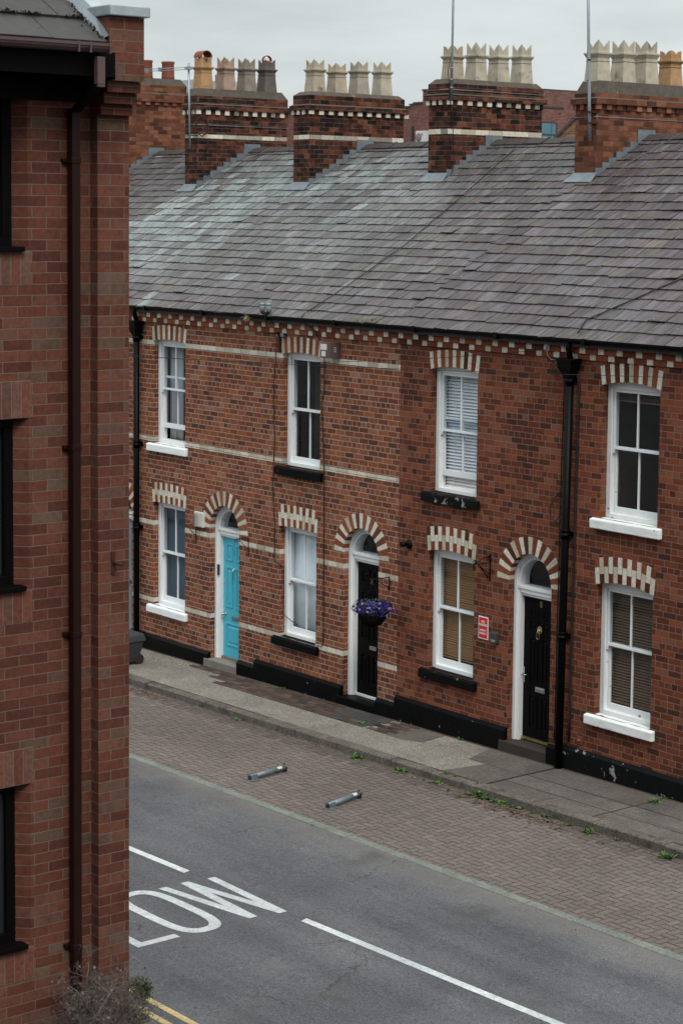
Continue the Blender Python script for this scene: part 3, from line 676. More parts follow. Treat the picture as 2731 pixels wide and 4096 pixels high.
for no, H in HOUSES.items():
    x0, x1 = H['x']
    hs = empty('terraced_house', ((x0 + x1) / 2, 0, ZG((x0 + x1) / 2)), LABELS[no], 'house', 'row of brick terraced houses')
    H['o'] = hs
    holes = []; wins = []; doors = []
    if no == 12:
        wins = [(-6.655, -5.67, 3.56, 5.335, .045, 0, 'white', .20, 4.51, 'greycurtain', 'upper window raised a little over grey curtains'), (-6.65, -5.66, .705, 2.515, .02, 1, 'white', 0, 1.64, 'bluebl', 'lower window with blue-grey blinds')]
        doors = [(-4.915, -4.07, .075, 2.275, 2.135, 'blue', '12', 'galv', 12, 'turquoise panelled door numbered 12', 'stone', .045, .665)]
    elif no == 10:
        wins = [(-2.905, -1.92, 3.545, 5.335, .045, 0, 'blackstone', 0, 4.46, 'ochre', 'upper window with dark room behind'), (-2.955, -1.99, .775, 2.565, .02, 1, 'blackstone', 0, 1.70, 'sheer', 'lower window with white sheer curtain and cracked paint')]
        doors = [(-1.305, -.45, .145, 2.365, 2.225, 'black', '10', 'brass', 10, 'black panelled door numbered 10', 'black', .115, .655)]
    elif no == 8:
        wins = [(.70, 1.70, 3.545, 5.335, .055, 0, 'blackflake', .17, 4.45, 'whitebl', 'upper window open a little with white blinds'), (.69, 1.69, .92, 2.665, .06, 1, 'blackstone', 0, 1.84, 'tanbl', 'lower window with tan wooden blinds')]
        doors = [(2.405, 3.25, .235, 2.49, 2.27, 'black', '8', 'brass', 8, 'glossy black door numbered 8 with lion knocker', 'darkstone', .205, .66)]
    elif no == 6:
        wins = [(4.135, 5.15, 3.585, 5.35, .065, 0, 'whiteold', 0, 4.52, 'header', 'upper window with dark room and chipped white sill'), (4.10, 5.11, .93, 2.685, .07, 1, 'whiteold', 0, 1.88, 'brownbl', 'lower window with brown slatted blinds')]
        doors = [(5.95, 6.80, .29, 2.55, 2.33, 'black', '6', 'brass', 10, 'black door just out of view', 'darkstone', .26, .66)]
    elif no == 14:
        wins = [(-10.2, -9.2, 3.56, 5.335, .045, 0, 'white', 0, 4.45, 'sheer', None), (-10.2, -9.2, .70, 2.51, .02, 1, 'white', 0, 1.60, 'sheer', None)]
        doors = [(-8.20, -7.345, .02, 2.20, 2.06, 'greydoor', None, None, 14, 'grey-blue panelled door', 'stone', -.01, .66)]
    else:
        wins = [(-13.8, -12.8, 3.56, 5.335, .045, 0, 'white', 0, 4.45, 'sheer', None), (-13.8, -12.8, .66, 2.47, .02, 1, 'white', 0, 1.57, 'sheer', None)]
        doors = [(-12.0, -11.15, -.05, 2.12, 1.98, 'greydoor', None, None, 14, None, 'stone', -.08, .66)]
    for w in wins: holes.append((w[0], w[1], w[2] - .005, w[3] + w[4]))
    for d in doors: holes.append((d[0], d[1], d[2] - .25, d[3] + (d[1] - d[0]) / 2 + .012))
    mb = MB(); wall_grid(mb, x0, x1, -.65, 5.86, holes)
    # party sides and the back wall
    mb.poly([(x0, 9.5, -.5), (x1, 9.5, -.5), (x1, 9.5, 6.1), (x0, 9.5, 6.1)])
    for X in (x0 + .001, x1 - .001):
        mb.poly([(X, .0, -.5), (X, 9.5, -.5), (X, 9.5, 6.2), (X, RIDGE_Y, 8.7), (X, 0, 5.86)])
    mb.build('wall', H['mat'], hs)
    cornice(x0, x1, hs, H['reds'])
    gutter(x0, x1, hs)
    if H['band']:
        for z0, z1 in ((5.268, 5.345), (3.578, 3.655), (2.105, 2.18), (.735, .812)): bandrow(hs, x0, x1, z0, z1, holes)
    for w in wins:
        wo = window(hs, w[0], w[1], w[2], w[3], w[4], w[6], w[7], w[8], w[9], w[10], 'white' if no != 6 else 'whiteold')
        ht = .245 if not w[5] else .345
        flat_arch(w[0], w[1], w[3], w[4], ht, bool(w[5]), H['reds'], 'brick_arch', wo)
    for d in doors:
        fr = doorway(hs, d[0], d[1], d[2], d[3], d[4], d[5], d[6], d[7], d[8], d[9] or 'panelled door', d[10], d[11])
        ring_arch((d[0] + d[1]) / 2, d[3], (d[1] - d[0]) / 2, d[12], H['reds'], 'brick_arch', fr)
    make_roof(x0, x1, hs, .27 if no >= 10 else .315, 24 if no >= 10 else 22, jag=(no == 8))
    ridge(x0 + (.2 if no != 16 else 0), x1 - (.2 if no != 6 else 0), hs)
plinth(HOUSES[16]['o'], [(-14.3, -12.1, .14)], 'black'); plinth(HOUSES[14]['o'], [(-10.75, -8.3, .14), (-7.345, -7.16, .15)], 'black')
plinth(HOUSES[12]['o'], [(-7.16, -4.915, .155), (-4.07, -3.6, .17)], 'black')
plinth(HOUSES[10]['o'], [(-3.6, -3.585, .17), (-3.585, -1.305, .275), (-.45, 0, .25)], 'blackstone')
plinth(HOUSES[8]['o'], [(0, 2.405, .385), (3.25, 3.45, .34)], 'blackstone'); plinth(HOUSES[6]['o'], [(3.45, 5.95, .395), (6.8, 7.05, .40)], 'blackflake')
# ------------------------------------------------------------------ chimneys
def pot(par, cx, cy, z0, zf, zt, s0, col, crown='tall', cowl=None):
    mb = MB()
    def sq(h, z): return [(cx - h, cy - h, z), (cx + h, cy - h, z), (cx + h, cy + h, z), (cx - h, cy + h, z)]
    zn = zf - (zf - z0) * .27
    s0 *= .5; sn = s0 * .84; sf = s0 * 1.07; sc = s0 * .82
    c = col
    mb.hexa(sq(s0, z0 - .15), sq(s0, z0), 0, c); mb.hexa(sq(s0, z0), sq(sn, zn), 0, c)
    mb.hexa(sq(sn * 1.07, zn), sq(sn * 1.07, zn + .012), 0, c); mb.hexa(sq(sn, zn + .012), sq(sn * 1.0, zn + .05), 0, c)
    mb.hexa(sq(sn, zn + .05), sq(sf * .98, zf - .022), 0, c); mb.hexa(sq(sf, zf - .022), sq(sf, zf), 0, c); mb.hexa(sq(sc * 1.03, zf), sq(sc, zf + .03), 0, c)
    # crown: thin walls cut into pointed leaves that share the corners
    t = .022; zb = zf + .03; H = zt - zb
    for side in range(4):
        n = 24; prof = []
        for i in range(n + 1):
            u = i / n; v = abs(((u * 2) % 1) - .5) * 2 if 0 < u < 1 else 1.0
            # tips at corners (u=0,1) and the middle; notches between
            d = min(u, 1 - u) * 2   # 0 at the corner tips, 1 in the notch
            if crown == 'round': h = math.sqrt(max(0, 1 - min(1, d * 1.0) ** 2.2))
            else: h = max(0, 1 - d) ** .55
            prof.append(((-sc + 2 * sc * u) * .99, zb + H * (.16 + .84 * h)))
        for (ua, za), (ub, zb_) in zip(prof, prof[1:]):
            def P3(u, y, z): return {0: (cx + u, cy - y, z), 1: (cx + y, cy + u, z), 2: (cx - u, cy + y, z), 3: (cx - y, cy - u, z)}[side]
            mb.hexa([P3(ua, sc, zf + .02), P3(ub, sc, zf + .02), P3(ub, sc - t, zf + .02), P3(ua, sc - t, zf + .02)], [P3(ua, sc, za), P3(ub, sc, zb_), P3(ub, sc - t, zb_), P3(ua, sc - t, za)], 0, c)
    mats = ['pot', 'terracotta', 'dark']
    mb.box(cx - sc + t, cx + sc - t, cy - sc + t, cy + sc - t, zf + .02, zf + .03, 2)
    if cowl:
        # half-round terracotta hood on a collar
        r = .118 if cowl == 'side' else .098; z = zt - .035
        mb.lathe((cx, cy, z - .06), [(.08, -.05), (.095, .03), (.108 if cowl == 'side' else .095, .075), (.09, .075), (.08, .0)], 16, 1)
        n = 14
        ax = 'y' if cowl == 'side' else 'x'
        for k in range(n):
            a, b = math.pi * k / n, math.pi * (k + 1) / n
            q = [(r * math.cos(a), r * 1.05 * math.sin(a)), ((r + .012) * math.cos(a), (r + .012) * 1.05 * math.sin(a)), ((r + .012) * math.cos(b), (r + .012) * 1.05 * math.sin(b)), (r * math.cos(b), r * 1.05 * math.sin(b))]
            L = .14 if cowl == 'side' else .035
            if ax == 'y': mb.hexa([(cx - L, cy + p, z + .01 + h) for p, h in q], [(cx + L, cy + p, z + .01 + h) for p, h in q], 1)
            else: mb.hexa([(cx - L, cy + p, z + .01 + h) for p, h in q], [(cx + L, cy + p, z + .01 + h) for p, h in q], 1)
    return mb.build('chimney_pot', mats, par)
def chimney(par, cx, y0, y1, w, z_d, z_c, z_r, z_f, z_p, pots, mat, band=None, dent='cream', flash=True, zbase=7.5, lbl=None):
    mb = MB(); x0, x1 = cx - w / 2, cx + w / 2
    mb.box(x0, x1, y0, y1, zbase, z_d)
    mb.box(x0 - .012, x1 + .012, y0 - .012, y1 + .012, z_d - .001, z_c)
    mb.box(x0 - .062, x1 + .062, y0 - .062, y1 + .062, z_c, z_r - .001)
    mb.box(x0 - .012, x1 + .012, y0 - .012, y1 + .012, z_r, z_f)
    # flaunching
    a = .10
    mb.hexa([(x0 - .010, y0 - .010, z_f), (x1 + .010, y0 - .010, z_f), (x1 + .010, y1 + .010, z_f), (x0 - .010, y1 + .010, z_f)], [(x0 + .05, y0 + a, z_p), (x1 - .05, y0 + a, z_p), (x1 - .05, y1 - a, z_p), (x0 + .05, y1 - a, z_p)], 1)
    mb.hexa([(x0 - .058, y0 - .058, z_r - .001), (x1 + .058, y0 - .058, z_r - .001), (x1 + .058, y1 + .058, z_r - .001), (x0 - .058, y1 + .058, z_r - .001)], [(x0 - .014, y0 - .014, z_r + .022), (x1 + .014, y0 - .014, z_r + .022), (x1 + .014, y1 + .014, z_r + .022), (x0 - .014, y1 + .014, z_r + .022)], 1)
    # dentil headers
    def dcol():
        return (random.choice(CREAMC), .8) if dent == 'cream' else (random.choice([(.24, .095, .05), (.17, .06, .035), (.27, .12, .07)]), 1)
    step = .228; yy = y0 - .03
    while yy < y1:
        c, _ = dcol()
        if random.random() < .18: c = shade(c, .35)
        mb.box(x1 + .001, x1 + .04, yy, yy + .105, z_d - .004 + random.uniform(0, .006), z_c - .004, 2, c); yy += step
    xx = x0 - .03
    while xx < x1 - .05:
        c, _ = dcol(); mb.box(xx, xx + .08, y0 - .042, y0, z_d, z_c - .004, 2, c); xx += .165
    if band: pass
    ch = lab(mb.build('chimney', [mat, 'mortar', 'voussR'], par), lbl)
    if band:
        bb = MB()
        for (X0, X1, Y0, Y1, n, ax) in ((x1, x1 + .0035, y0, y1, round((y1 - y0) / .30), 'y'), (x0, x1, y0 - .0035, y0, 3, 'x')):
            for i in range(n):
                c = random.choice(CREAMC); 
                if random.random() < .25: c = shade(c, .55)
                if ax == 'y': a_, b_ = y0 + (y1 - y0) * i / n + .003, y0 + (y1 - y0) * (i + 1) / n - .003; bb.box(X0 - .01, X1, a_, b_, band[0], band[1], 0, c)
                else: a_, b_ = x0 + w * i / n + .003, x0 + w * (i + 1) / n - .003; bb.box(a_, b_, Y0, Y0 + .012, band[0], band[1], 0, c)
        bb.build('string_course', 'voussR', ch)
    if flash:
        fb = MB(); yr = min(RIDGE_Y - .1, y1); ya = y0; n = max(4, int((yr - ya) / .145))
        dy = (yr - ya) / n
        for i in range(n):
            a_, b_ = ya + dy * i - .012, ya + dy * (i + 1)
            zt = roofz(b_) + .062 + random.uniform(-.006, .010)
            z_ = [(a_, roofz(a_) + .0), (b_ + .02, roofz(b_ + .02) + .0), (b_ + .004, zt), (a_ + .006, zt)]
            th = .007 + .004 * (i % 2) + random.uniform(0, .003)
            fb.prism_x(z_, x1 + .0005, x1 + th, 0)
        fb.hexa([(x0 - .03, y0 - .012, roofz(y0) - .05), (x1 + .03, y0 - .012, roofz(y0) - .05), (x1 + .03, y0, roofz(y0) - .05), (x0 - .03, y0, roofz(y0) - .05)], [(x0 - .01, y0 - .010, roofz(y0) + .07), (x1 + .012, y0 - .010, roofz(y0) + .07), (x1 + .012, y0, roofz(y0) + .07), (x0 - .01, y0, roofz(y0) + .07)])
        yb = y0 - .17
        prev = None
        for t in range(6):                                        # dressed lead apron with a curved fall
            u = t / 5; y_ = y0 - .004 - .17 * u; z_ = roofz(y_) + .03 + .05 * (1 - u) ** 2.2
            e = .03 + .07 * u
            cur = [(x0 - e, y_, z_), (x1 + e * .8, y_, z_)]
            if prev: fb.hexa([prev[0], prev[1], cur[1], cur[0]], [(p[0], p[1], p[2] + .006) for p in (prev[0], prev[1], cur[1], cur[0])])
            prev = cur
        fb.box(x1 + .0145, x1 + .022, RIDGE_Y - .26, RIDGE_Y + .14, 8.60, 8.95)
        fb.build('lead_flashing', 'lead', ch)
    for p in pots: pot(ch, cx, *p)
    return ch
W_ = (.335, .285, .215); W2 = (.37, .335, .265); GY = (.15, .135, .12); OR = (.34, .20, .10); PK = (.29, .20, .155); DK = (.12, .105, .095)
chimney(HOUSES[16]['o'], -10.76, 3.55, 5.77, .42, 9.505, 9.60, 9.70, 9.87, 10.02,
        [(3.835, 10.01, 10.45, 10.66, .30, OR, 'tall', 'side'), (4.385, 10.02, 10.46, 10.665, .30, PK), (4.90, 10.03, 10.47, 10.67, .30, (.20, .17, .14)), (5.405, 10.035, 10.48, 10.675, .30, (.10, .085, .075), 'tall', 'end')], 'brickC', (9.035, 9.112), lbl='chimney with four crowned pots, two of them hooded')
chimney(HOUSES[14]['o'], -7.17, 3.58, 5.84, .48, 9.385, 9.465, 9.55, 9.74, 9.81,
        [(3.885, 9.80, 10.225, 10.40, .29, W_), (4.40, 9.81, 10.21, 10.36, .29, W_), (4.93, 9.82, 10.25, 10.42, .29, (.28, .25, .20)), (5.495, 9.83, 10.265, 10.44, .29, W2)], 'brickC', (8.93, 9.01), lbl='sooty chimney with four pale crowned pots')
chimney(HOUSES[12]['o'], -3.615, 3.82, 6.05, .49, 9.44, 9.525, 9.61, 9.80, 9.89,
        [(4.14, 9.87, 10.285, 10.455, .29, W_, 'round'), (4.68, 9.88, 10.33, 10.54, .29, W2), (5.21, 9.90, 10.335, 10.54, .29, W2), (5.765, 9.91, 10.37, 10.57, .29, W2)], 'brickC', (8.945, 9.03), lbl='blackest chimney with four cream crowned pots')
chimney(HOUSES[10]['o'], -.01, 3.76, 6.05, .46, 9.235, 9.32, 9.405, 9.49, 9.69,
        [(4.005, 9.64, 10.13, 10.325, .305, W2), (4.575, 9.66, 10.15, 10.35, .305, W2), (5.10, 9.68, 10.175, 10.37, .305, W2), (5.68, 9.68, 10.10, 10.255, .30, OR, 'round')], 'brickD', None, 'red', lbl='orange brick chimney with three cream pots and one orange pot')
# the far chimney with two red round pots
ch = chimney(HOUSES[16]['o'], -14.30, 3.5, 5.66, .44, 9.86, 9.93, 10.10, 10.29, 10.44, [], 'brickD', None, 'red', lbl='far chimney with plain red pots')
for cy in (3.9, 4.78, 5.34):
    mb = MB(); mb.lathe((-14.30, cy, 10.40), [(.150, 0), (.140, .1), (.130, .36), (.142, .385), (.146, .41), (.138, .425), (.09, .425), (.09, .36)], 20); mb.build('chimney_pot', 'terracotta', ch)
# ------------------------------------------------------------------ downpipes, brackets, cables on the front
def downpipe(x, par, z0, side=1, r=.055, lbl=None, joints=(3.55, 2.0), lean=0.0):
    mb = MB(); y = -.085
    mb.tube([(x, -.135, 5.90), (x, -.13, 5.80), (x, y, 5.66)], .04, 10)
    # hopper head
    def sq(hx, y0, y1, z): return [(x - hx, y0, z), (x + hx, y0, z), (x + hx, y1, z), (x - hx, y1, z)]
    mb.hexa(sq(.15, -.22, -.03, 5.63), sq(.155, -.225, -.028, 5.67)); mb.hexa(sq(.125, -.20, -.03, 5.55), sq(.135, -.21, -.03, 5.63)); mb.hexa(sq(.05, -.14, -.03, 5.40), sq(.12, -.20, -.03, 5.55))
    mb.tube([(x, y, 5.45), (x, y, z0)], r, 14)
    for z in joints + (5.38,):
        mb.lathe((x, y, z), [(r, -.07), (r + .008, -.07), (r + .008, -.02), (r + .016, -.02), (r + .016, 0), (r + .010, .0), (r + .010, .04), (r + .017, .04), (r + .017, .06), (r, .06)], 14)
        mb.box(x - .09, x + .09, -.03, -.002, z - .03, z + .035)
    mb.v = [(vx + lean * vz, vy, vz) for vx, vy, vz in mb.v]
    return lab(mb.build('downpipe', 'iron', par), lbl)
downpipe(-7.07, HOUSES[12]['o'], ZG(-7.07) - .02, lbl='black downpipe left of the window', joints=(3.50, 2.02))
downpipe(3.53, HOUSES[6]['o'], ZG(3.53) + .0, lbl='black downpipe right of the black door', joints=(3.3, 1.9), lean=.014)
def cable(pts, r, name, mat, label, cat='cable', group=None):
    mb = MB(); P = []
    for a, b in zip(pts, pts[1:]):
        a, b = Vector(a), Vector(b); n = max(1, int((b - a).length / .35))
        for i in range(n): P.append(a.lerp(b, i / n) + Vector((random.uniform(-.004, .004), 0, 0)) * (1 if 0 < i else 0))
    P.append(Vector(pts[-1])); mb.tube(P, r, 5); return tag(mb.build(name, mat), label, cat, group)
cable([(-3.05, -.03, 5.66), (-3.05, -.02, 5.44), (-3.12, -.02, 4.66), (-3.08, -.02, 3.95), (-3.13, -.02, 3.16), (-3.06, -.02, 2.53), (-3.07, -.02, 2.0), (-3.04, -.02, 1.97), (-2.955, -.02, 1.95), (-2.93, .06, 1.90), (-2.93, .07, 1.12), (-2.78, .09, 1.05), (-2.58, .09, .99)], .0075, 'wall_cable', 'cable', 'black cable running down left of the windows of house number 10')
cable([(-2.2, -.1, 6.02), (-2.18, -.21, 5.93), (-2.14, -.1, 5.83), (-1.98, -.07, 5.75), (-1.86, -.06, 5.60)], .009, 'roof_cable', 'cable', 'thin black cable bending over the gutter to the small brown wall box')
cable([(-1.80, -.03, 5.36), (-1.80, -.02, 4.88), (-1.86, -.02, 4.62), (-1.79, -.02, 3.6), (-1.785, -.02, 3.32), (-1.77, -.02, 1.61), (-1.77, -.02, .87), (-1.80, -.03, .80), (-1.9, -.04, .80)], .0085, 'wall_cable', 'cable', 'black cable hanging from the small brown wall box down to the black sill')
cable([(3.40, -.03, 5.53), (3.43, -.02, 5.30), (3.41, -.02, 3.83), (3.39, -.02, 1.94), (3.385, -.02, .96), (3.38, -.02, .42)], .008, 'wall_cable', 'cable', 'black cable running down just left of the right-hand downpipe')
cable([(3.62, -.03, 5.66), (3.72, -.02, 5.3), (3.71, -.02, 4.84), (3.69, -.02, 3.28), (3.67, -.02, 1.66), (3.66, -.02, .46)], .016, 'wall_cable', 'cable', 'thick black cable running down just right of the right-hand downpipe')
cable([(3.41, -.03, 3.85), (3.30, -.04, 3.74), (3.235, -.05, 3.60), (3.26, -.05, 3.47), (3.34, -.04, 3.43), (3.40, -.03, 3.52)], .007, 'cable_loop', 'cable', 'loose loop of black cable hanging beside the right-hand downpipe')
cable([(3.34, -.04, 5.50)] + [(3.29 + .10 * math.cos(t), -.05, 5.50 + .10 * math.sin(t)) for t in [R(a) for a in range(20, 380, 30)]] + [(3.30 + .055 * math.cos(t), -.06, 5.49 + .07 * math.sin(t)) for t in [R(a) for a in range(20, 380, 30)]], .006, 'cable_coil', 'cable', 'coil of black cable under the eaves beside the hopper head')
# roof cables
def rp(x, y, h=.035): return (x, y, roofz(y) + h)
cable([rp(3.75, -.1, .05), rp(3.6, .2), rp(4.3, 1.1), rp(5.4, 2.3), rp(6.8, 3.9)], .010, 'roof_cable', 'cable', 'thick black cable crossing the lower right of the slate roof')
cable([rp(-2.22, -.05), rp(-2.12, .6), rp(-2.06, 1.8), rp(-2.28, 3.2), rp(-2.55, 4.6), rp(-2.75, 4.9)], .0065, 'roof_cable', 'cable', 'long black cable running up the middle of the slate roof to the ridge')
cable([rp(-10.2, 3.2), rp(-10.35, 3.8), rp(-10.2, 4.5), rp(-9.9, 4.95, .05)], .006, 'roof_cable', 'cablegrey', 'thin wire on the slates beside the chimney with hooded pots')
cable([rp(.32, 3.4, .05), rp(.62, 3.75), rp(.62, 4.2), rp(.95, 4.9, .06), (1.05, 4.95, 8.90)], .005, 'roof_cable', 'cablegrey', 'thin brown wire looping beside the orange brick chimney')
# drop wires strung along the front
def strung(a, b, sag, label):
    mb = MB(); P = [(a[0] + (b[0] - a[0]) * t, a[1] + (b[1] - a[1]) * t, a[2] + (b[2] - a[2]) * t - sag * 4 * t * (1 - t)) for t in [i / 24 for i in range(25)]]
    mb.tube(P, .0042, 5); tag(mb.build('overhead_wire', 'cable'), label, 'wire', 'thin wires strung along the house fronts')
strung((-10, -.22, 5.10), (3.36, -.12, 5.79), .26, 'upper of the two thin wires strung across the house fronts')
strung((-10, -.35, 4.98), (7.0, -.35, 5.64), .06, 'lower of the two thin wires strung across the house fronts')
# telecom bracket + insulator right, brackets left
t = empty('wire_bracket', (3.36, 0, 5.62), 'small grey wire bracket under the eaves left of the right-hand hopper head', 'bracket')
mb = MB(); mb.box(3.29, 3.37, -.05, -.001, 5.58, 5.66); mb.build('junction_box', 'galv', t, bevel=.004)
mb = MB(); mb.tube([(3.30, -.03, 5.63), (3.22, -.06, 5.63), (3.17, -.08, 5.68), (3.17, -.1, 5.78)], .007, 6); mb.lathe((3.17, -.10, 5.78), [(0, 0), (.02, .005), (.022, .03), (.012, .045), (.018, .055), (0, .065)], 10); mb.build('insulator', 'alu', t)
t = empty('insulator_bracket', (-3.15, 0, 5.7), 'rusty bracket with two grey insulators standing above the gutter', 'bracket')
mb = MB(); mb.tube([(-3.24, -.17, 5.98), (-3.05, -.17, 5.98)], .02, 6); mb.tube([(-3.13, -.17, 5.98), (-3.13, -.17, 5.66), (-2.95, -.06, 5.66)], .017, 6); mb.box(-3.10, -2.80, -.05, -.02, 5.63, 5.66); mb.box(-2.97, -2.93, -.05, -.0, 5.36, 5.68); mb.box(-3.01, -2.96, -.07, -.02, 5.61, 5.67, 1); mb.box(-2.88, -2.80, -.07, -.02, 5.61, 5.67, 1)
mb.build('iron_arm', ['rust', 'galv'], t)
for dx in (-.09, .09):
    mb = MB(); mb.lathe((-3.145 + dx, -.17, 5.99), [(.03, 0), (.044, .02), (.046, .09), (.038, .10), (.048, .115), (.048, .14), (.03, .15), (0, .155)], 14); mb.build('insulator', 'galv', t)
# small brown box with two white labels
t = empty('wall_box', (-1.6, 0, 5.48), 'small brown wall box with white labels right of the upper black-silled window', 'box')
mb = MB(); mb.box(-1.66, -1.42, -.22, -.001, 5.36, 5.60); mb.build('casing', 'browngut', t, bevel=.006)
mb = MB(); mb.box(-1.64, -1.49, -.224, -.219, 5.485, 5.575); mb.box(-1.62, -1.52, -.224, -.219, 5.385, 5.465); mb.build('paper_label', 'plastic', t)
mb = MB()
for k in range(3): mb.box(-1.421, -1.416, -.14, -.09, 5.455 + k * .03, 5.463 + k * .03)
mb.build('vent_slots', 'plastic', t)
# alarm box of number 12
t = empty('alarm_box', (-5.2, 0, 2.38), 'cream alarm box between the lower window and the turquoise door', 'alarm box')
mb = MB(); mb.box(-5.30, -5.09, -.075, -.001, 2.26, 2.52); mb.build('cover', 'alarm', t, bevel=.02)
mb = MB()
for k in range(9): mb.box(-5.302, -5.24, -.0765, -.072, 2.29 + k * .023, 2.297 + k * .023)
for k in range(8): mb.box(-5.28, -5.17, -.0768, -.074, 2.30 + k * .023, 2.305 + k * .023)
mb.build('grille', 'cablegrey', t)
mb = MB(); mb.box(-5.085, -5.055, -.06, -.001, 2.26, 2.51); mb.build('side_plate', 'plastic', t, bevel=.008)
# scroll brackets
def scroll(mb, c, r, a0, turns, r2=.0045, s=1):
    P = []
    for i in range(int(14 * turns) + 1):
        a = a0 + s * i * 2 * math.pi / 14; rr = r * (1 - .62 * i / (14 * turns)); P.append((c[0], c[1] + rr * math.cos(a), c[2] + rr * math.sin(a)))
    mb.tube(P, r2, 5)
def bracket(x, z, reach, h, label, mat='rust', fancy=False):
    t = MB(); t.box(x - .008, x + .008, -.012, -.001, z - h, z + (.12 if fancy else 0))
    t.tube([(x, -.006, z), (x, -reach, z)], .0065, 6)
    t.tube([(x, -.006, z - h * .7), (x, -reach * .75, z - .01)], .006, 6)
    scroll(t, (x, -reach - .0, z - .03), .030, math.pi / 2, 1.3); scroll(t, (x, -reach * .72, z - .035), .028, math.pi / 2, 1.2)
    scroll(t, (x, -.04, z - h * .66), .03, -math.pi / 2, 1.2); scroll(t, (x, -.035, z - h + .03), .032, math.pi / 2, 1.2)
    if fancy:
        t.tube([(x, -.006, z + .10), (x, -reach * .5, z + .07), (x, -reach, z + .0)], .006, 6)
        scroll(t, (x, -.04, z + .06), .03, 0, 1.3); scroll(t, (x, -reach, z + .035), .035, -math.pi / 2, 1.4, .0055); scroll(t, (x, -reach, z - .065), .03, math.pi / 2, 1.4, .0055)
        t.tube([(x, -reach * .75, z - .01), (x, -.05, z - h * .8)], .009, 6)
    return tag(t.build('basket_bracket', mat), label, 'bracket', 'empty iron basket brackets on the walls')
bracket(-5.32, 2.29, .26, .30, 'rusty empty basket bracket just left of the turquoise door')
bracket(-3.80, 2.26, .26, .31, 'rusty empty basket bracket right of the turquoise door')
bracket(-7.23, 2.22, .26, .28, 'rusty empty basket bracket beside the grey-blue door')
bracket(2.02, 2.68, .30, .26, 'ornate black basket bracket with scrolls left of the door numbered 8', 'iron', True)
# hanging basket of number 10
bt = empty('hanging_basket', (-.19, 0, 1.75), 'hanging basket of purple flowers on a bracket right of the door numbered 10', 'hanging basket')
mb = MB(); mb.box(-.198, -.182, -.014, -.001, 1.93, 2.15); mb.tube([(-.19, -.006, 2.14), (-.19, -.36, 2.14)], .007, 6); mb.tube([(-.19, -.01, 1.98), (-.19, -.28, 2.13)], .006, 6); scroll(mb, (-.19, -.38, 2.12), .028, math.pi / 2, 1.2); mb.build('iron_bracket', 'iron', bt)
BC = Vector((-.14, -.36, 1.70))
mb = MB()
for k in range(3):
    a = 2 * math.pi * k / 3 + .4; mb.tube([(BC.x, BC.y, 2.12), (BC.x + .17 * math.cos(a), BC.y + .17 * math.sin(a), 1.72)], .0035, 5)
mb.build('chain', 'iron', bt)
mb = MB(); mb.lathe((BC.x, BC.y, 1.5), [(.03, -.06), (.12, -.03), (.20, .06), (.22, .15), (.22, .2), (.1, .2)], 18); mb.build('basket', 'dark', bt)
mb = MB()
def leafq(mb, c, n, u, s, col, w=.5):
    v = n.cross(u).normalized() * s * w; u = u * s
    b = len(mb.v); mb.v += [tuple(c), tuple(c + u * .5 + v), tuple(c + u), tuple(c + u * .5 - v)]; mb.face([b, b + 1, b + 2, b + 3], 0, col)
def rv(): 
    while True:
        v = Vector((random.uniform(-1, 1), random.uniform(-1, 1), random.uniform(-1, 1)))
        if .05 < v.length < 1: return v.normalized()
for i in range(900):
    d = rv(); 
    if d.z < -.45: continue
    rr = random.uniform(.5, 1.0); c = BC + Vector((d.x * .27 * rr, d.y * .25 * rr, d.z * .15 * rr + .02))
    leafq(mb, c, d, rv(), random.uniform(.02, .04), random.choice([(.02, .045, .012), (.03, .07, .02), (.012, .03, .010), (.05, .11, .03)]))
mb.build('foliage', 'green', bt)
mb = MB()
for i in range(820):
    d = rv()
    if d.z < -.5: continue
    lump = .85 + .28 * noise.noise(d * 2.3 + Vector((4, 1, 7)))
    lump *= random.uniform(.72, 1.08); c = BC + Vector((d.x * .35 * lump, d.y * .33 * lump, d.z * .17 * lump + .01)) * 1.0
    n = (d + rv() * .5).normalized(); u = n.orthogonal().normalized(); w = n.cross(u); s = random.uniform(.013, .023)
    col = random.choice([(.014, .008, .11), (.022, .012, .17), (.008, .005, .06), (.04, .025, .24), (.026, .013, .13), (.006, .004, .035), (.22, .18, .44)]) 
    for k in range(5):
        a = 2 * math.pi * k / 5 + random.uniform(-.2, .2); p = u * math.cos(a) + w * math.sin(a); q = n.cross(p) * s * .45
        b = len(mb.v); mb.v += [tuple(c), tuple(c + p * s * .6 + q), tuple(c + p * s * 1.15 + n * s * .15), tuple(c + p * s * .6 - q)]; mb.face([b, b + 1, b + 2, b + 3], 0, col)
mb.build('purple_flowers', 'flower', bt)
# floodlight, sign, key safe, cowl
t = empty('wall_light', (.25, 0, 2.70), 'round black wall light on a pale patch at the left of the darker house', 'wall light')
mb = MB(); mb.lathe((.26, 0, 2.70), [(.0, -.05), (.05, -.045), (.068, -.02), (.07, 0)], 20, axis='y'); mb.build('wall_plate', 'iron', t)
mb = MB(); mb.tube([(.26, -.04, 2.70), (.25, -.16, 2.71)], [.03, .042], 12); mb.build('lamp_head', 'iron', t)
mb = MB(); mb.lathe((.265, 0, 2.685), [(.0, -.004), (.086, -.003), (.09, 0)], 20, axis='y'); mb.build('backplate', 'mortar', t)
t = empty('parking_sign', (1.90, 0, 1.72), 'red and white NO PARKING sign left of the door numbered 8', 'sign')
mb = MB(); mb.box(1.80, 2.0, -.008, -.001, 1.563, 1.885); mb.build('plate', 'white', t)
mb = MB(); mb.box(1.812, 1.988, -.011, -.008, 1.577, 1.871); mb.build('red_face', 'red', t)
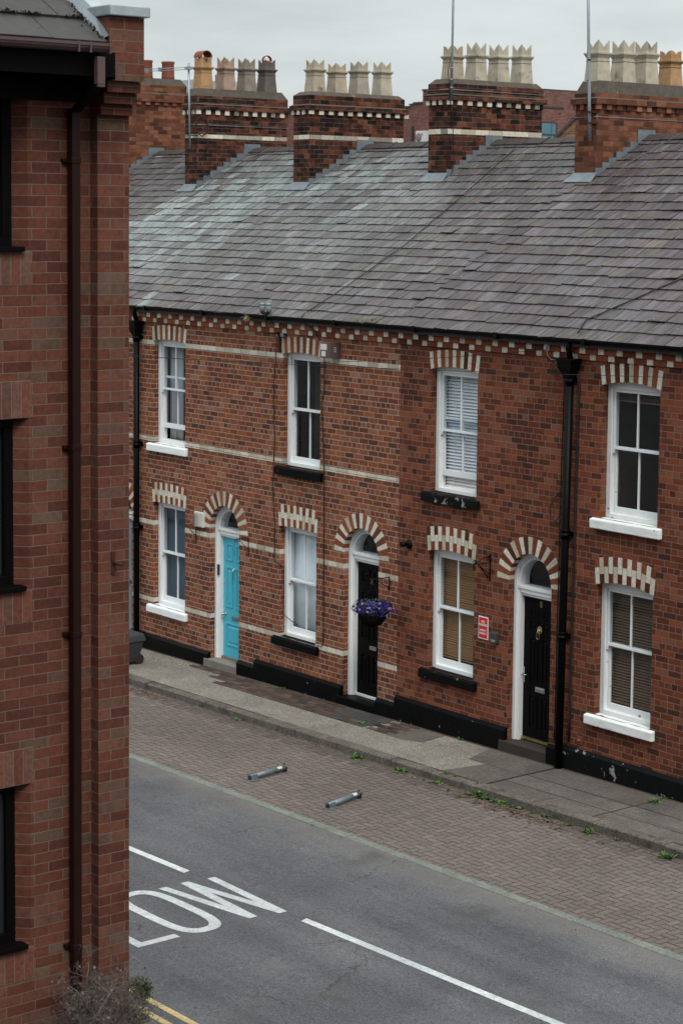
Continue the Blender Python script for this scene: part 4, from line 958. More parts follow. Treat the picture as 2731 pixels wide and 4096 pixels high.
for s_, z, sz in (('NO', 1.808, .052), ('PARKING', 1.763, .047), ('PRIVATE', 1.685, .038), ('PROPERTY', 1.640, .038)):
    textmesh('lettering', s_, sz, 'plastic', t, Matrix.Translation((1.90, -.0125, z)) @ FRONT, sx=.86 if len(s_) < 8 else .80, bold=.0016)
t = empty('key_safe', (2.16, 0, 1.63), 'small black key safe between the red sign and the door numbered 8', 'key safe')
mb = MB(); mb.hexa([(2.105, -.055, 1.555), (2.215, -.055, 1.555), (2.225, -.001, 1.55), (2.095, -.001, 1.55)], [(2.11, -.05, 1.70), (2.21, -.05, 1.70), (2.22, -.001, 1.715), (2.10, -.001, 1.715)]); mb.build('case', 'greypl', t, bevel=.008)
mb = MB(); mb.box(2.115, 2.205, -.062, -.05, 1.565, 1.60); mb.build('dial_cover', 'chrome', t, bevel=.004)
t = empty('air_vent', (3.86, 0, .53), 'small square terracotta air vent above the peeling black plinth', 'vent')
mb = MB(); mb.box(3.80, 3.90, -.012, -.001, .455, .575); mb.build('plate', 'terracotta', t, bevel=.003)
mb = MB(); mb.lathe((3.85, 0, .51), [(.0, -.045), (.022, -.04), (.028, -.012), (.03, -.01)], 12, axis='y'); mb.build('pipe_stub', 'terracotta', t)
# tuft of straw on the gutter
mb = MB()
for i in range(140):
    c = Vector((-.62 + random.gauss(0, .22), -.14 + random.uniform(-.05, .05), 5.955 + random.uniform(0, .02))); leafq(mb, c, rv(), (rv() + Vector((0, -.2, .6))).normalized(), random.uniform(.03, .07), random.choice([(.30, .25, .13), (.20, .17, .09), (.10, .10, .05)]), .12)
tag(mb.build('gutter_debris', 'twig'), 'strip of dry straw and moss lying in the gutter left of the darker house', 'debris'); 
mb = MB()
for i in range(60):
    c = Vector((-3.62 + random.gauss(0, .04), -.19 + random.uniform(-.03, .03), 5.95 - random.uniform(0, .10))); leafq(mb, c, rv(), (rv() + Vector((0, -.3, -.6))).normalized(), random.uniform(.04, .09), random.choice([(.34, .28, .17), (.22, .17, .10)]), .08)
tag(mb.build('straw_tuft', 'twig'), 'small tuft of straw hanging from the gutter left of the twin insulators', 'debris')
# ------------------------------------------------------------------ aerials
t = empty('television_aerial', (-10.62, 3.4, 8.85), 'grey aerial mast with a long boom strapped to the chimney with hooded pots', 'aerial')
mb = MB(); mb.tube([(-10.60, 3.42, 8.82), (-10.66, 3.42, 10.50)], .020, 8); mb.build('mast', 'alu', t)
mb = MB(); mb.tube([(-10.66, 3.42, 10.42), (-12.4, 3.2, 10.44)], .008, 6); mb.tube([(-10.66, 3.42, 10.38), (-12.4, 3.2, 10.40)], .008, 6); mb.box(-10.74, -10.58, 3.38, 3.46, 10.37, 10.43)
for x in (-11.5, -12.0): mb.box(x - .012, x + .012, 3.26, 3.34, 10.37, 10.45)
mb.build('boom', 'alu', t)
mb = MB(); oc = (-10.53, 3.50, 9.27); P = [(oc[0] + .02 + .0 * k, oc[1] + .15 * math.sin(math.pi * k / 4) + .14, oc[2] + .20 * math.cos(math.pi * k / 4)) for k in range(9)]
mb.tube(P, .014, 6); mb.tube([(-10.66, 3.40, 9.45), (-10.5, 3.55, 9.46)], .012, 6); mb.tube([(-10.66, 3.40, 9.09), (-10.5, 3.55, 9.08)], .012, 6); mb.build('strap_bracket', 'rust', t)
cable([(-10.6, 3.41, 9.0), (-10.57, 3.41, 8.80), (-10.50, 3.50, 8.5), (-10.50, 3.7, 8.32), (-10.5, 3.95, 8.22)], .006, 'aerial_cable', 'cable', 'thin black aerial cable hanging down the chimney with hooded pots')
mb = MB(); mb.tube([(-3.28, 3.82, 9.50), (-3.275, 3.82, 10.3), (-3.26, 3.82, 12.4)], [.024, .020, .018], 8); mb.lathe((-3.28, 3.82, 9.72), [(.026, -.015), (.03, 0), (.026, .015)], 8); mb.lathe((-3.28, 3.82, 9.86), [(.026, -.015), (.03, 0), (.026, .015)], 8); mb.lathe((-3.277, 3.82, 10.05), [(.022, -.015), (.03, 0), (.022, .015)], 8)
tag(mb.build('aerial_mast', 'galv'), 'tall thin grey aerial mast on the blackest chimney, in front of its leftmost pot', 'aerial mast')
cable([(-3.27, 3.80, 10.3), (-3.33, 3.78, 10.0), (-3.29, 3.80, 9.6), (-3.35, 3.88, 9.35), (-3.355, 3.93, 9.1), (-3.36, 3.96, 8.6), (-3.355, 3.97, 8.42), (-3.30, 3.85, 8.25)], .006, 'aerial_cable', 'cable', 'thin black cable running down the blackest chimney from its mast')
t = empty('aerial_mast', (.17, 3.66, 8.75), 'leaning pale grey aerial mast clamped to the orange brick chimney', 'aerial mast')
mb = MB(); mb.tube([(.175, 3.67, 8.74), (.15, 3.67, 9.35), (.10, 3.67, 10.4), (.03, 3.67, 12.2)], [.026, .026, .024, .022], 10); mb.build('mast', 'alu', t)
mb = MB()
for z in (9.19, 9.02): mb.box(.12, .23, 3.64, 3.80, z - .012, z + .012); 
for z in (9.68, 10.0): mb.lathe((.125, 3.67, z), [(.027, -.012), (.032, 0), (.027, .012)], 8)
mb.build('clamp', 'rust', t)
def around(x0, x1, y0, y1, z, label):
    mb = MB(); mb.tube([(x0, y1, z), (x0, y0, z), (x1, y0, z), (x1, y1, z - .005)], .0045, 5); tag(mb.build('lashing_wire', 'alu'), label, 'wire', 'lashing wires round the chimneys')
around(-3.885, -3.345, 3.795, 6.08, 9.70, 'thin lashing wire round the top of the blackest chimney'); around(-.25, .23, 3.75, 6.07, 9.12, 'thin lashing wire round the orange brick chimney'); around(-10.98, -10.535, 3.535, 5.78, 9.30, 'thin lashing wire round the chimney with hooded pots')
# ------------------------------------------------------------------ street
def sheet(name, x0, x1, y0, y1, off, mat, n=1, parent=None, kind='structure', th=.0):
    mb = MB(); mb.poly([(x0, y0, ZG(x0) + off), (x1, y0, ZG(x1) + off), (x1, y1, ZG(x1) + off), (x0, y1, ZG(x0) + off)]); o = mb.build(name, mat); o['kind'] = kind; return o
DR = -.105                                  # carriageway lies below the pavement
XL, XR = -60, 60
sheet('ground', -400, 400, -300, 400, -.35, 'far')
sheet('road', XL, XR, -9.32, -4.09, DR, 'asphalt')
sheet('parking_bay_base', XL, XR, -4.12, -1.55, DR - .006, 'soil')
sheet('pavement', XL, XR, -1.42, .3, 0, 'gran')
sheet('near_pavement', XL, XR, -30, -9.45, 0, 'slab2')
def stones(name, y0, y1, ztop, zbot, mat, L, gap, wobble, x0=-12.0, x1=13.0, kerb=False):
    mb = MB(); x = x0
    while x < x1:
        l = L * random.uniform(.75, 1.25); e = x + l - gap; dz = random.uniform(-wobble, wobble); dy = random.uniform(-wobble, wobble); z2 = dz + random.uniform(-wobble, wobble)
        n = 5
        for i in range(n):
            a, b = x + (e - x) * i / n, x + (e - x) * (i + 1) / n; za, zb = ZG(a) + ztop + dz + (z2 - dz) * i / n, ZG(b) + ztop + dz + (z2 - dz) * (i + 1) / n
            c = .018 if kerb else .004
            mb.hexa([(a, y0 + dy, ZG(a) + zbot), (b, y0 + dy, ZG(b) + zbot), (b, y1, ZG(b) + zbot), (a, y1, ZG(a) + zbot)], [(a, y0 + dy, za - c), (b, y0 + dy, zb - c), (b, y1, zb - .002), (a, y1, za - .002)])
            mb.hexa([(a, y0 + dy, za - c), (b, y0 + dy, zb - c), (b, y1, zb - .002), (a, y1, za - .002)], [(a, y0 + dy + c, za), (b, y0 + dy + c, zb), (b, y1, zb), (a, y1, za)])
        x = e + gap
    o = mb.build(name, mat); md = o.modifiers.new('sub', 'SUBSURF'); md.subdivision_type = 'SIMPLE'; md.levels = md.render_levels = 1
    if kerb:
        tx = bpy.data.textures.get('rough') or bpy.data.textures.new('rough', 'CLOUDS'); tx.noise_scale = .09
        md = o.modifiers.new('d', 'DISPLACE'); md.texture = tx; md.strength = .018; md.texture_coords = 'GLOBAL'
    o['kind'] = 'structure'; return o
stones('kerb', -1.57, -1.40, .006, -.3, 'kerb', 1.05, .012, .006, kerb=True)
stones('edging_strip', -4.115, -3.985, DR + .008, DR - .15, 'granite', .95, .008, .003)
stones('near_kerb', -9.46, -9.32, .004, -.3, 'kerb', .9, .01, .004, kerb=True)
# herringbone blocks of the parking bay
mb = MB(); bw = .1; PH = [(.128, .107, .099), (.138, .114, .105), (.122, .103, .096), (.142, .120, .110), (.132, .108, .098), (.126, .109, .102)]
def pblock(x0, y0, dx, dy):
    if x0 + dx < -9.5 or x0 > 11.5 or y0 > -1.56 or y0 + dy < -3.98: return
    dy = min(y0 + dy, -1.53) - max(y0, -3.99); y0 = max(y0, -3.99)
    if dy < .02: return
    g = .0042; z = DR + random.uniform(-.0015, .0025); tx = random.uniform(-.0015, .0015)
    n = noise.noise(Vector((x0 * .5, y0 * .8, 1.7))); k = (1 + .22 * n) * random.uniform(.94, 1.06); c = shade(random.choice(PH), k)
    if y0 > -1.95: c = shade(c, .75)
    a, b, c_, d = x0 + g, x0 + dx - g, y0 + g, y0 + dy - g; B = len(mb.v); e = .004
    mb.v += [(a, c_, ZG(a) + z - .012), (b, c_, ZG(b) + z - .012), (b, d, ZG(b) + z - .012), (a, d, ZG(a) + z - .012), (a + e, c_ + e, ZG(a) + z), (b - e, c_ + e, ZG(b) + z + tx), (b - e, d - e, ZG(b) + z + tx), (a + e, d - e, ZG(a) + z)]
    mb.face([B + 4, B + 5, B + 6, B + 7], 0, c)
    for i in range(4):
        j = (i + 1) % 4; mb.face([B + i, B + j, B + 4 + j, B + 4 + i], 0, shade(c, .8))
for i in range(-140, 180):
    for j in range(-30, 5):
        # 90 degree herringbone on a unit grid of 0.1 m
        m = (i - j) % 4
        if m == 0: pblock(i * bw, -1.6 + j * bw, .2, .1)
        elif m == 2: pblock(i * bw, -1.6 + (j - 1) * bw, .1, .2)
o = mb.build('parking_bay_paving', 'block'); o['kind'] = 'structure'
# slabs and brick strip in the pavement
def slabs(name, polys, off, mat):
    mb = MB()
    for p in polys: mb.poly([(x, y, ZG(x) + off) for x, y in p])
    o = mb.build(name, mat); o['kind'] = 'structure'; return o
slabs('dark_paving_slabs', [
    [(2.14, -.09), (2.77, -.76), (2.20, -.77), (2.72, -1.40), (3.495, -1.40), (3.495, -.09)] if False else [(2.40, -.70), (3.495, -.70), (3.495, -.05), (2.15, -.05)],
    [(2.62, -1.40), (3.495, -1.40), (3.495, -.71), (2.76, -.71)],
    [(3.53, -.66), (5.45, -.66), (5.45, -.04), (3.53, -.04)], [(3.53, -1.41), (4.55, -1.41), (4.55, -1.06), (3.53, -1.06)],
    [(5.47, -.62), (7.6, -.62), (7.6, -.04), (5.47, -.04)], [(.95, -.72), (1.30, -.60), (1.2, -.05), (.55, -.05), (.52, -.70)], [(6.5, -1.41), (8.2, -1.41), (8.2, -1.0), (6.5, -1.0)]], .004, 'slab')
slabs('pale_paving_slabs', [[(3.53, -1.05), (5.45, -1.05), (5.45, -.67), (3.53, -.67)], [(4.56, -1.41), (5.56, -1.41), (5.56, -1.06), (4.56, -1.06)], [(5.47, -.99), (6.9, -.99), (6.9, -.63), (5.47, -.63)], [(5.58, -1.41), (6.48, -1.41), (6.48, -1.0), (5.58, -1.0)], [(6.91, -.99), (9, -.99), (9, -.63), (6.91, -.63)]], .0045, 'slab2')
slabs('dirt_joints', [[(3.5, -.668), (7.5, -.628), (7.5, -.62), (3.5, -.66)], [(5.45, -1.41), (5.475, -1.41), (5.475, -.04), (5.45, -.04)], [(-10, -.085), (9, -.085), (9, -.04), (-10, -.04)], [(-10, -1.42), (9, -1.42), (9, -1.395), (-10, -1.395)], [(3.5, -1.07), (7, -1.07), (7, -1.055), (3.5, -1.055)]], .0075, 'soil')
slabs('pavement_channel', [[(3.495, -1.41), (3.53, -1.41), (3.53, -.06), (3.495, -.06)]], .009, 'grate')
mb = MB()
def sblock(x0, y0, dx, dy, c):
    z = random.uniform(.005, .013); a, b, d, e = x0 + .004, x0 + dx - .004, y0 + .004, y0 + dy - .004
    mb.hexa([(a, d, ZG(a) - .02), (b, d, ZG(b) - .02), (b, e, ZG(b) - .02), (a, e, ZG(a) - .02)], [(a, d, ZG(a) + z), (b, d, ZG(b) + z), (b, e, ZG(b) + z), (a, e, ZG(a) + z)], 0, c)
x = -5.15
while x < .42:
    for j in range(6):
        yb = -.70 + j * .108
        if x > -.42 and x < .1: continue
        if x < -4.0 and yb < -.58 + .0 * x: continue
        if x < -4.45 and yb < -.3: continue
        sblock(x + (j % 2) * .11, yb, .215, .105, shade(random.choice([(.075, .050, .042), (.060, .045, .040), (.09, .062, .05), (.05, .038, .034)]), random.uniform(.8, 1.15)))
    x += .22
for i in range(4):
    for j in range(5): sblock(-.98 + i * .26 + (j % 2) * .06, -.70 + j * .125, .255, .12, shade((.052, .052, .055), random.uniform(.85, 1.15)))
o = mb.build('brick_paved_strip', 'block'); o['kind'] = 'structure'
mb = MB(); mb.box(.06, .42, -.50, -.40, ZG(.2), ZG(.3) + .012); tag(mb.build('drain_cover', 'grate'), 'small dark iron cover set in the brick paving between the two black doors', 'cover')
# painted markings
def paint(name, polys, mat, off=DR + .004):
    mb = MB()
    for p in polys: mb.poly([(x, y, ZG(x) + off) for x, y in p])
    o = mb.build(name, mat); o['kind'] = 'structure'; return o
def cl(x): return -6.325 + .0262 * (x - 3.87)
paint('centre_line', [[(a, cl(a) - .10), (b, cl(b) - .10), (b - .03, cl(b)), (a - .03, cl(a))] for a, b in ((-14.2, -10.2), (-8.2, -4.2), (-2.15, 3.87), (6.02, 12.4), (14.4, 18.4))], 'paint')
def yl(x): return .030 * (x - 6.69)
paint('double_yellow_lines', [[(XL, yo + yl(-8) - .075), (XR, yo + yl(14) - .075), (XR, yo + yl(14)), (XL, yo + yl(-8))] if False else [(-12, yo - .075), (14, yo - .075), (14, yo), (-12, yo)] for yo in (-8.825, -9.015)], 'yellow')
def stroke(pts, w):
    out = []
    for a, b in zip(pts, pts[1:]):
        a, b = Vector(a), Vector(b); d = (b - a).normalized(); n = Vector((-d.y, d.x)) * (w / 2); out.append([tuple(a - n), tuple(b - n), tuple(b + n), tuple(a + n)])
    return out
def par4(a, b, w): # stroke with ends square to the letter height (x)
    return [(a[0], a[1] - w / 2), (b[0], b[1] - w / 2), (b[0], b[1] + w / 2), (a[0], a[1] + w / 2)]
T_, B_ = 4.16, 5.65
Wp = [par4((T_ - .0, -6.915), (B_ - .04, -6.70), .105), par4((B_ - .04, -6.70), (T_, -6.615), .105), par4((T_, -6.615), (B_ + .03, -6.35), .105), par4((B_ + .03, -6.35), (T_ + .05, -6.285), .105)]
paint('road_letter_W', [Wp[0], Wp[2]], 'paint'); paint('road_letter_W_thin', [Wp[1], Wp[3]], 'paint', DR + .0055)
def oring():
    ps = []; cx, cy, A, Bq = 4.86, -7.30, .80, .305
    def pt(a, o):
        c, s = math.cos(a), math.sin(a); e = .52
        ex = (A - o * .13) * math.copysign(abs(c) ** e, c); ey = (Bq - o * .115) * math.copysign(abs(s) ** .78, s); return (cx + ex, cy + ey)
    n = 56
    for i in range(n):
        a, b = 2 * math.pi * i / n, 2 * math.pi * (i + 1) / n; ps.append([pt(a, 0), pt(b, 0), pt(b, 1), pt(a, 1)])
    return ps
paint('road_letter_O', oring(), 'paint')
paint('road_letter_L', [[(T_, -8.17), (5.62, -8.17), (5.62, -8.06), (T_, -8.06)], [(5.51, -8.06), (5.62, -8.06), (5.62, -7.65), (5.51, -7.65)]], 'paint')
paint('road_letter_S', stroke([(4.30, -8.34), (4.16, -8.42), (4.16, -8.66), (4.35, -8.74), (4.75, -8.70), (4.98, -8.40), (5.4, -8.33), (5.62, -8.42), (5.62, -8.66), (5.48, -8.76)], .10)[::2] , 'paint'); paint('road_letter_S_joins', stroke([(4.30, -8.34), (4.16, -8.42), (4.16, -8.66), (4.35, -8.74), (4.75, -8.70), (4.98, -8.40), (5.4, -8.33), (5.62, -8.42), (5.62, -8.66), (5.48, -8.76)], .10)[1::2], 'paint', DR + .0055)
# fold-down parking posts
def post(x, y, ang, label, bolts=True):
    z = ZG(x) + DR
    t = empty('parking_post', (x, y, z), label, 'parking post', 'folded-down steel parking posts'); 
    M = Matrix.Translation((x, y, z)) @ Matrix.Rotation(ang, 4, 'Z')
    def put(mb, name, mat, bevel=0):
        mb.v = [tuple(M @ Vector(v)) for v in mb.v]; return mb.build(name, mat, t, bevel)
    m = MB(); m.box(-.07, .07, -.07, .07, .003, .012); 
    for a in (-.055, .055):
        for b in (-.055, .055): m.lathe((a, b, .012), [(.012, 0), (.012, .012), (0, .014)], 6)
    put(m, 'base_plate', 'galv')
    m = MB(); m.box(-.044, -.038, -.05, .06, .012, .088); m.box(.038, .044, -.05, .06, .012, .088); m.tube([(-.05, .0, .05), (.05, .0, .05)], .009, 8); put(m, 'hinge_bracket', 'galv')
    m = MB(); m.tube([(0, -.045, .050), (0, .62, .056)], .034, 18); put(m, 'post_tube', 'galv')
    m = MB(); m.tube([(0, -.046, .050), (0, -.050, .050)], .026, 16); m.tube([(0, -.049, .050), (0, -.056, .050)], .010, 10); put(m, 'end_cap', 'grate')
    m = MB(); m.box(-.006, .006, .60, .612, .085, .115); m.box(-.030, .030, .60, .63, .0, .03); m.box(.022, .036, .60, .63, .03, .07); put(m, 'locking_lug', 'grate')
    m = MB(); 
    for k in range(6):
        a, b = R(20 + k * 12), R(32 + k * 12); m.hexa([(.0345 * math.cos(a), .46, .055 + .0345 * math.sin(a)), (.0352 * math.cos(a), .46, .055 + .0352 * math.sin(a)), (.0352 * math.cos(b), .46, .055 + .0352 * math.sin(b)), (.0345 * math.cos(b), .46, .055 + .0345 * math.sin(b))], [(.0345 * math.cos(a), .54, .055 + .0345 * math.sin(a)), (.0352 * math.cos(a), .54, .055 + .0352 * math.sin(a)), (.0352 * math.cos(b), .54, .055 + .0352 * math.sin(b)), (.0345 * math.cos(b), .54, .055 + .0345 * math.sin(b))])
    put(m, 'sticker', 'plastic')
post(1.11, -3.46, R(8), 'folded-down grey steel parking post farther up the street, left one of the pair')
post(2.84, -3.48, R(14), 'folded-down grey steel parking post nearer the camera, right one of the pair')
# wheelie bin by the grey door
t = empty('wheelie_bin', (-5.86, -1.06, ZG(-5.8)), 'dark grey wheelie bin just showing past the corner of the near building', 'bin')
bx, by, bz = -6.02, -1.06, ZG(-5.9)
m = MB(); m.hexa([(bx - .20, by - .20, bz + .03), (bx + .20, by - .20, bz + .03), (bx + .20, by + .22, bz + .03), (bx - .20, by + .22, bz + .03)], [(bx - .27, by - .27, bz + .40), (bx + .27, by - .27, bz + .40), (bx + .27, by + .30, bz + .40), (bx - .27, by + .30, bz + .40)])
m.build('bin_body', 'greypl', t, bevel=.03)
m = MB(); m.hexa([(bx - .29, by - .30, bz + .40), (bx + .29, by - .30, bz + .40), (bx + .29, by + .33, bz + .40), (bx - .29, by + .33, bz + .40)], [(bx - .25, by - .27, bz + .50), (bx + .25, by - .27, bz + .50), (bx + .25, by + .30, bz + .53), (bx - .25, by + .30, bz + .53)]); m.build('lid', 'greypl', t, bevel=.02)
m = MB()
for s_ in (-.2, .2): m.tube([(bx + s_ - .03, by + .22, bz + .09), (bx + s_ + .03, by + .22, bz + .09)], .09, 14)
m.build('wheel', 'grate', t)
# weeds
def weed(x, y, off, size, n, label, broad=.3, col=None):
    m = MB(); base = Vector((x, y, ZG(x) + off))
    cols = col or [(.055, .11, .025), (.07, .15, .03), (.035, .075, .018), (.09, .16, .05)]
    for i in range(n):
        a = random.uniform(0, 2 * math.pi); el = random.uniform(.15, 1.2); L = size * random.uniform(.5, 1.1); w = L * broad * random.uniform(.5, 1)
        b0 = base + Vector((random.gauss(0, size * .26), random.gauss(0, size * .15), 0)); c = random.choice(cols); P = []
        for k in range(4):
            tt = k / 3; P.append(b0 + Vector((math.cos(a) * math.cos(el), math.sin(a) * math.cos(el), math.sin(el))) * L * tt - Vector((0, 0, L * .45 * tt * tt)))
        side = Vector((-math.sin(a), math.cos(a), 0)); ws = [w * .25, w * .5, w * .42, .001]
        for k in range(3):
            B = len(m.v); m.v += [tuple(P[k] - side * ws[k]), tuple(P[k] + side * ws[k]), tuple(P[k + 1] + side * ws[k + 1]), tuple(P[k + 1] - side * ws[k + 1])]; m.face([B, B + 1, B + 2, B + 3], 0, c)
    tag(m.build('weed', 'green'), label, 'weed', 'weeds along the kerb and wall')
for a in [(3.62, -1.60, DR, .16, 90, 'largest dark green weed clump in the kerb joint below the pavement channel', .4), (4.10, -1.62, DR, .11, 60, 'low dark weed clump at the kerb, right of the largest one', .4), (4.38, -1.60, DR, .07, 30, 'small weed at the kerb left of the broken kerb joint', .4),
          (5.66, -1.66, DR, .15, 70, 'spiky grass clump at the kerb near the right edge', .12), (2.02, -1.62, DR, .13, 40, 'bright green dandelion weed against the kerb below the tan-blind window', .35), (2.78, -1.62, DR, .12, 36, 'leafy weed under the kerb left of the channel', .35), (2.55, -1.66, DR, .06, 16, 'tiny weed in the gutter between two kerb weeds', .3),
          (3.45, -1.82, DR, .10, 22, 'thin grass sprig lying on the pavers just below the channel', .1), (2.80, -1.46, 0, .12, 36, 'pale green grass tuft on top of the kerb', .12), (3.0, -1.46, 0, .08, 18, 'small round weed on top of the kerb by the dark slabs', .3), (3.45, -1.46, 0, .10, 26, 'grassy tuft at the street end of the channel', .15), (1.53, -.06, 0, .09, 34, 'bright green weed growing at the foot of the black plinth', .5),
          (5.50, -.30, 0, .13, 40, 'flat weed growing in the slab joint below the peeling plinth', .2), (5.50, -.06, 0, .11, 34, 'feathery weed at the foot of the peeling plinth', .2), (-1.80, -1.62, DR, .11, 22, 'small dandelion at the kerb in front of the turquoise door house', .35), (1.10, -1.62, DR, .15, 44, 'star-shaped green weed at the kerb in the middle of the street', .3), (-4.30, -1.50, 0, .08, 18, 'mossy sprig on the kerb near the corner of the near building', .2),
          (-2.72, -.07, 0, .09, 34, 'scraggy weed at the black plinth between the windows and the door numbered 10', .3), (-1.72, -.08, 0, .07, 22, 'bright sprig at the foot of the plinth left of the step', .4), (-.08, -.58, 0, .12, 34, 'small weed in the paving in front of the step of number 10', .25), (3.30, -4.10, DR, .06, 30, 'brown tuft growing in the pale edging strip', .15), (7.11, -4.05, DR, .06, 26, 'green tuft growing in the edging strip at the right', .15), (6.95, -1.66, DR, .15, 50, 'grey-green weed at the kerb at the right edge', .2)] + [(x_, -1.60 - random.uniform(0, .03), DR, random.uniform(.06, .11), random.randint(24, 46), lb_, .38, [(.035, .07, .018), (.05, .10, .025), (.09, .10, .05), (.02, .045, .012)]) for x_, lb_ in
    ((3.80, 'dark weed growing between the largest clump and the low one'), (3.95, 'small dark weed hugging the kerb just right of the largest clump'), (4.25, 'broad-leaved weed at the kerb right of the low clump'), (4.62, 'sparse weed at the kerb left of the broken kerb joint'), (4.85, 'dusty weed right under the broken kerb joint'), (5.30, 'straggly weed left of the spiky grass clump'), (6.1, 'thin weed at the kerb below the white-silled window'))]:
    weed(*a)
# litter of dead leaves and crumbs
m = MB()
def litter(n, xf, yf, off, s, cols):
    for i in range(n):
        x, y = xf(), yf(); c = Vector((x, y, ZG(x) + off + .006)); u = rv(); u.z *= .25; u.normalize(); leafq(m, c, Vector((0, 0, 1)) + rv() * .3, u, s * random.uniform(.4, 1.2), random.choice(cols), .4)
BR = [(.10, .05, .03), (.06, .035, .022), (.14, .08, .05), (.18, .13, .09)]
litter(520, lambda: random.uniform(-7, 7.5), lambda: -1.60 - abs(random.gauss(0, .05)), DR, .035, BR)
litter(260, lambda: random.gauss(4.3, .7), lambda: -1.66 - abs(random.gauss(0, .14)), DR, .05, BR)
litter(200, lambda: random.uniform(-9, 9), lambda: random.uniform(-4, -1.6), DR, .018, BR + [(.3, .28, .25)])
litter(300, lambda: random.uniform(-7, -3), lambda: random.gauss(-.2, .16), .0, .03, BR)
litter(160, lambda: random.gauss(-4.4, .5), lambda: -1.66 - abs(random.gauss(0, .12)), DR, .045, BR)
litter(120, lambda: random.uniform(-3, 7), lambda: random.gauss(-.12, .05), .0, .02, BR)
litter(150, lambda: random.uniform(-9, 9), lambda: random.uniform(-4.3, -4.13), DR, .02, BR + [(.2, .18, .16)])
o = m.build('leaf_litter', 'leaflitter'); o['kind'] = 'stuff'; o['label'] = 'scattered dead leaves and grit along the kerb'; o['category'] = 'litter'
# ------------------------------------------------------------------ the near building on the left
XP, XW = 10.70, 10.605
nb = empty('brick_building', (XW, -12.5, 0), 'near brown brick building filling the left edge, with dark windows and downpipe', 'building')
YP0, YP1 = -11.752, -11.50
Y_END = -20.0
WZ = [(2.46, 3.60), (4.99, 6.15), (7.31, 8.47), (-.08, 1.06)]
WY = (-13.45, -12.322)
mb = MB()
holes = [(WY[0] - .08, WY[1] + .08, a, b) for a, b in WZ] + [(-16.9, -15.6, a, b) for a, b in WZ]
ys = sorted({Y_END, YP0, *[h[0] for h in holes], *[h[1] for h in holes]}); zs = sorted({-.4, 8.62, *[h[2] for h in holes], *[h[3] for h in holes]})
for a, b in zip(ys, ys[1:]):
    for c, d in zip(zs, zs[1:]):
        if any(h[0] < (a + b) / 2 < h[1] and h[2] < (c + d) / 2 < h[3] for h in holes): continue
        mb.poly([(XW, a, c), (XW, b, c), (XW, b, d), (XW, a, d)])
for (a, b, c, d) in holes:     # splayed brick reveals
    e = .08
    mb.poly([(XW, b, c), (XW - e, b - e, c), (XW - e, b - e, d), (XW, b, d)]); mb.poly([(XW, a, c), (XW, a, d), (XW - e, a + e, d), (XW - e, a + e, c)])
    mb.poly([(XW, a, d), (XW, b, d), (XW - e, b - e, d + .0), (XW - e, a + e, d + .0)]); mb.poly([(XW, a, c), (XW - e, a + e, c), (XW - e, b - e, c), (XW, b, c)])
mb.poly([(1.5, YP1, -.4), (XW, YP1, -.4), (XW, YP1, 8.62), (6.05, YP1, 11.3), (1.5, YP1, 8.62)])
mb.poly([(1.5, Y_END, -.4), (XW, Y_END, -.4), (XW, Y_END, 8.62), (6.05, Y_END, 11.3), (1.5, Y_END, 8.62)]); mb.poly([(1.5, YP1, -.4), (1.5, Y_END, -.4), (1.5, Y_END, 8.62), (1.5, YP1, 8.62)])
mb.build('wall', 'brickM', nb)
mb = MB(); mb.box(XW - .2, XP, YP0, YP1 + .002, -.4, 8.215); mb.build('corner_pier', 'brickM', nb)
mb = MB()
for k, (z0, z1, d) in enumerate(((8.215, 8.287, .045), (8.290, 8.362, .095), (8.365, 8.437, .14), (8.44, 8.868, .18))): mb.box(XW - .25, XP + d, YP0 - .004 * k, YP1 + .003 + .002 * k, z0, z1)
mb.build('corbel', 'brickM', nb)
# parapet rising with the gable, lead cappings
SLB = .62
mb = MB(); mb.hexa([(XW - .25, YP0, 8.2), (6.05, YP0, 8.2), (6.05, YP1 + .003, 8.2), (XW - .25, YP1 + .003, 8.2)], [(XW - .25, YP0, 8.80), (6.05, YP0, 8.8 + SLB * 4.3), (6.05, YP1 + .003, 8.8 + SLB * 4.3), (XW - .25, YP1 + .003, 8.80)]); mb.build('parapet', 'brickM', nb)
mb = MB(); mb.box(XW - .22, XP + .215, YP0 - .03, YP1 + .04, 8.872, 8.945)
mb.hexa([(XW - .22, YP0 - .05, 8.82), (6.05, YP0 - .05, 8.82 + SLB * 4.33), (6.05, YP1 + .05, 8.82 + SLB * 4.33), (XW - .22, YP1 + .05, 8.82)], [(XW - .22, YP0 - .05, 8.946), (6.05, YP0 - .05, 8.946 + SLB * 4.33), (6.05, YP1 + .05, 8.946 + SLB * 4.33), (XW - .22, YP1 + .05, 8.946)])
mb.build('lead_capping', 'lead2', nb, bevel=.008)
mb = MB(); mb.hexa([(XW + .30, YP0 - .10, 8.70), (6.05, YP0 - .10, 8.70 + SLB * 4.86), (6.05, YP0 - .01, 8.72 + SLB * 4.86), (XW + .26, YP0 - .01, 8.74)], [(XW + .30, YP0 - .09, 8.712), (6.05, YP0 - .09, 8.712 + SLB * 4.86), (6.05, YP0 - .002, 8.95 + SLB * 4.5), (XW + .05, YP0 - .002, 8.93)])
mb.build('lead_flashing', 'lead', nb)
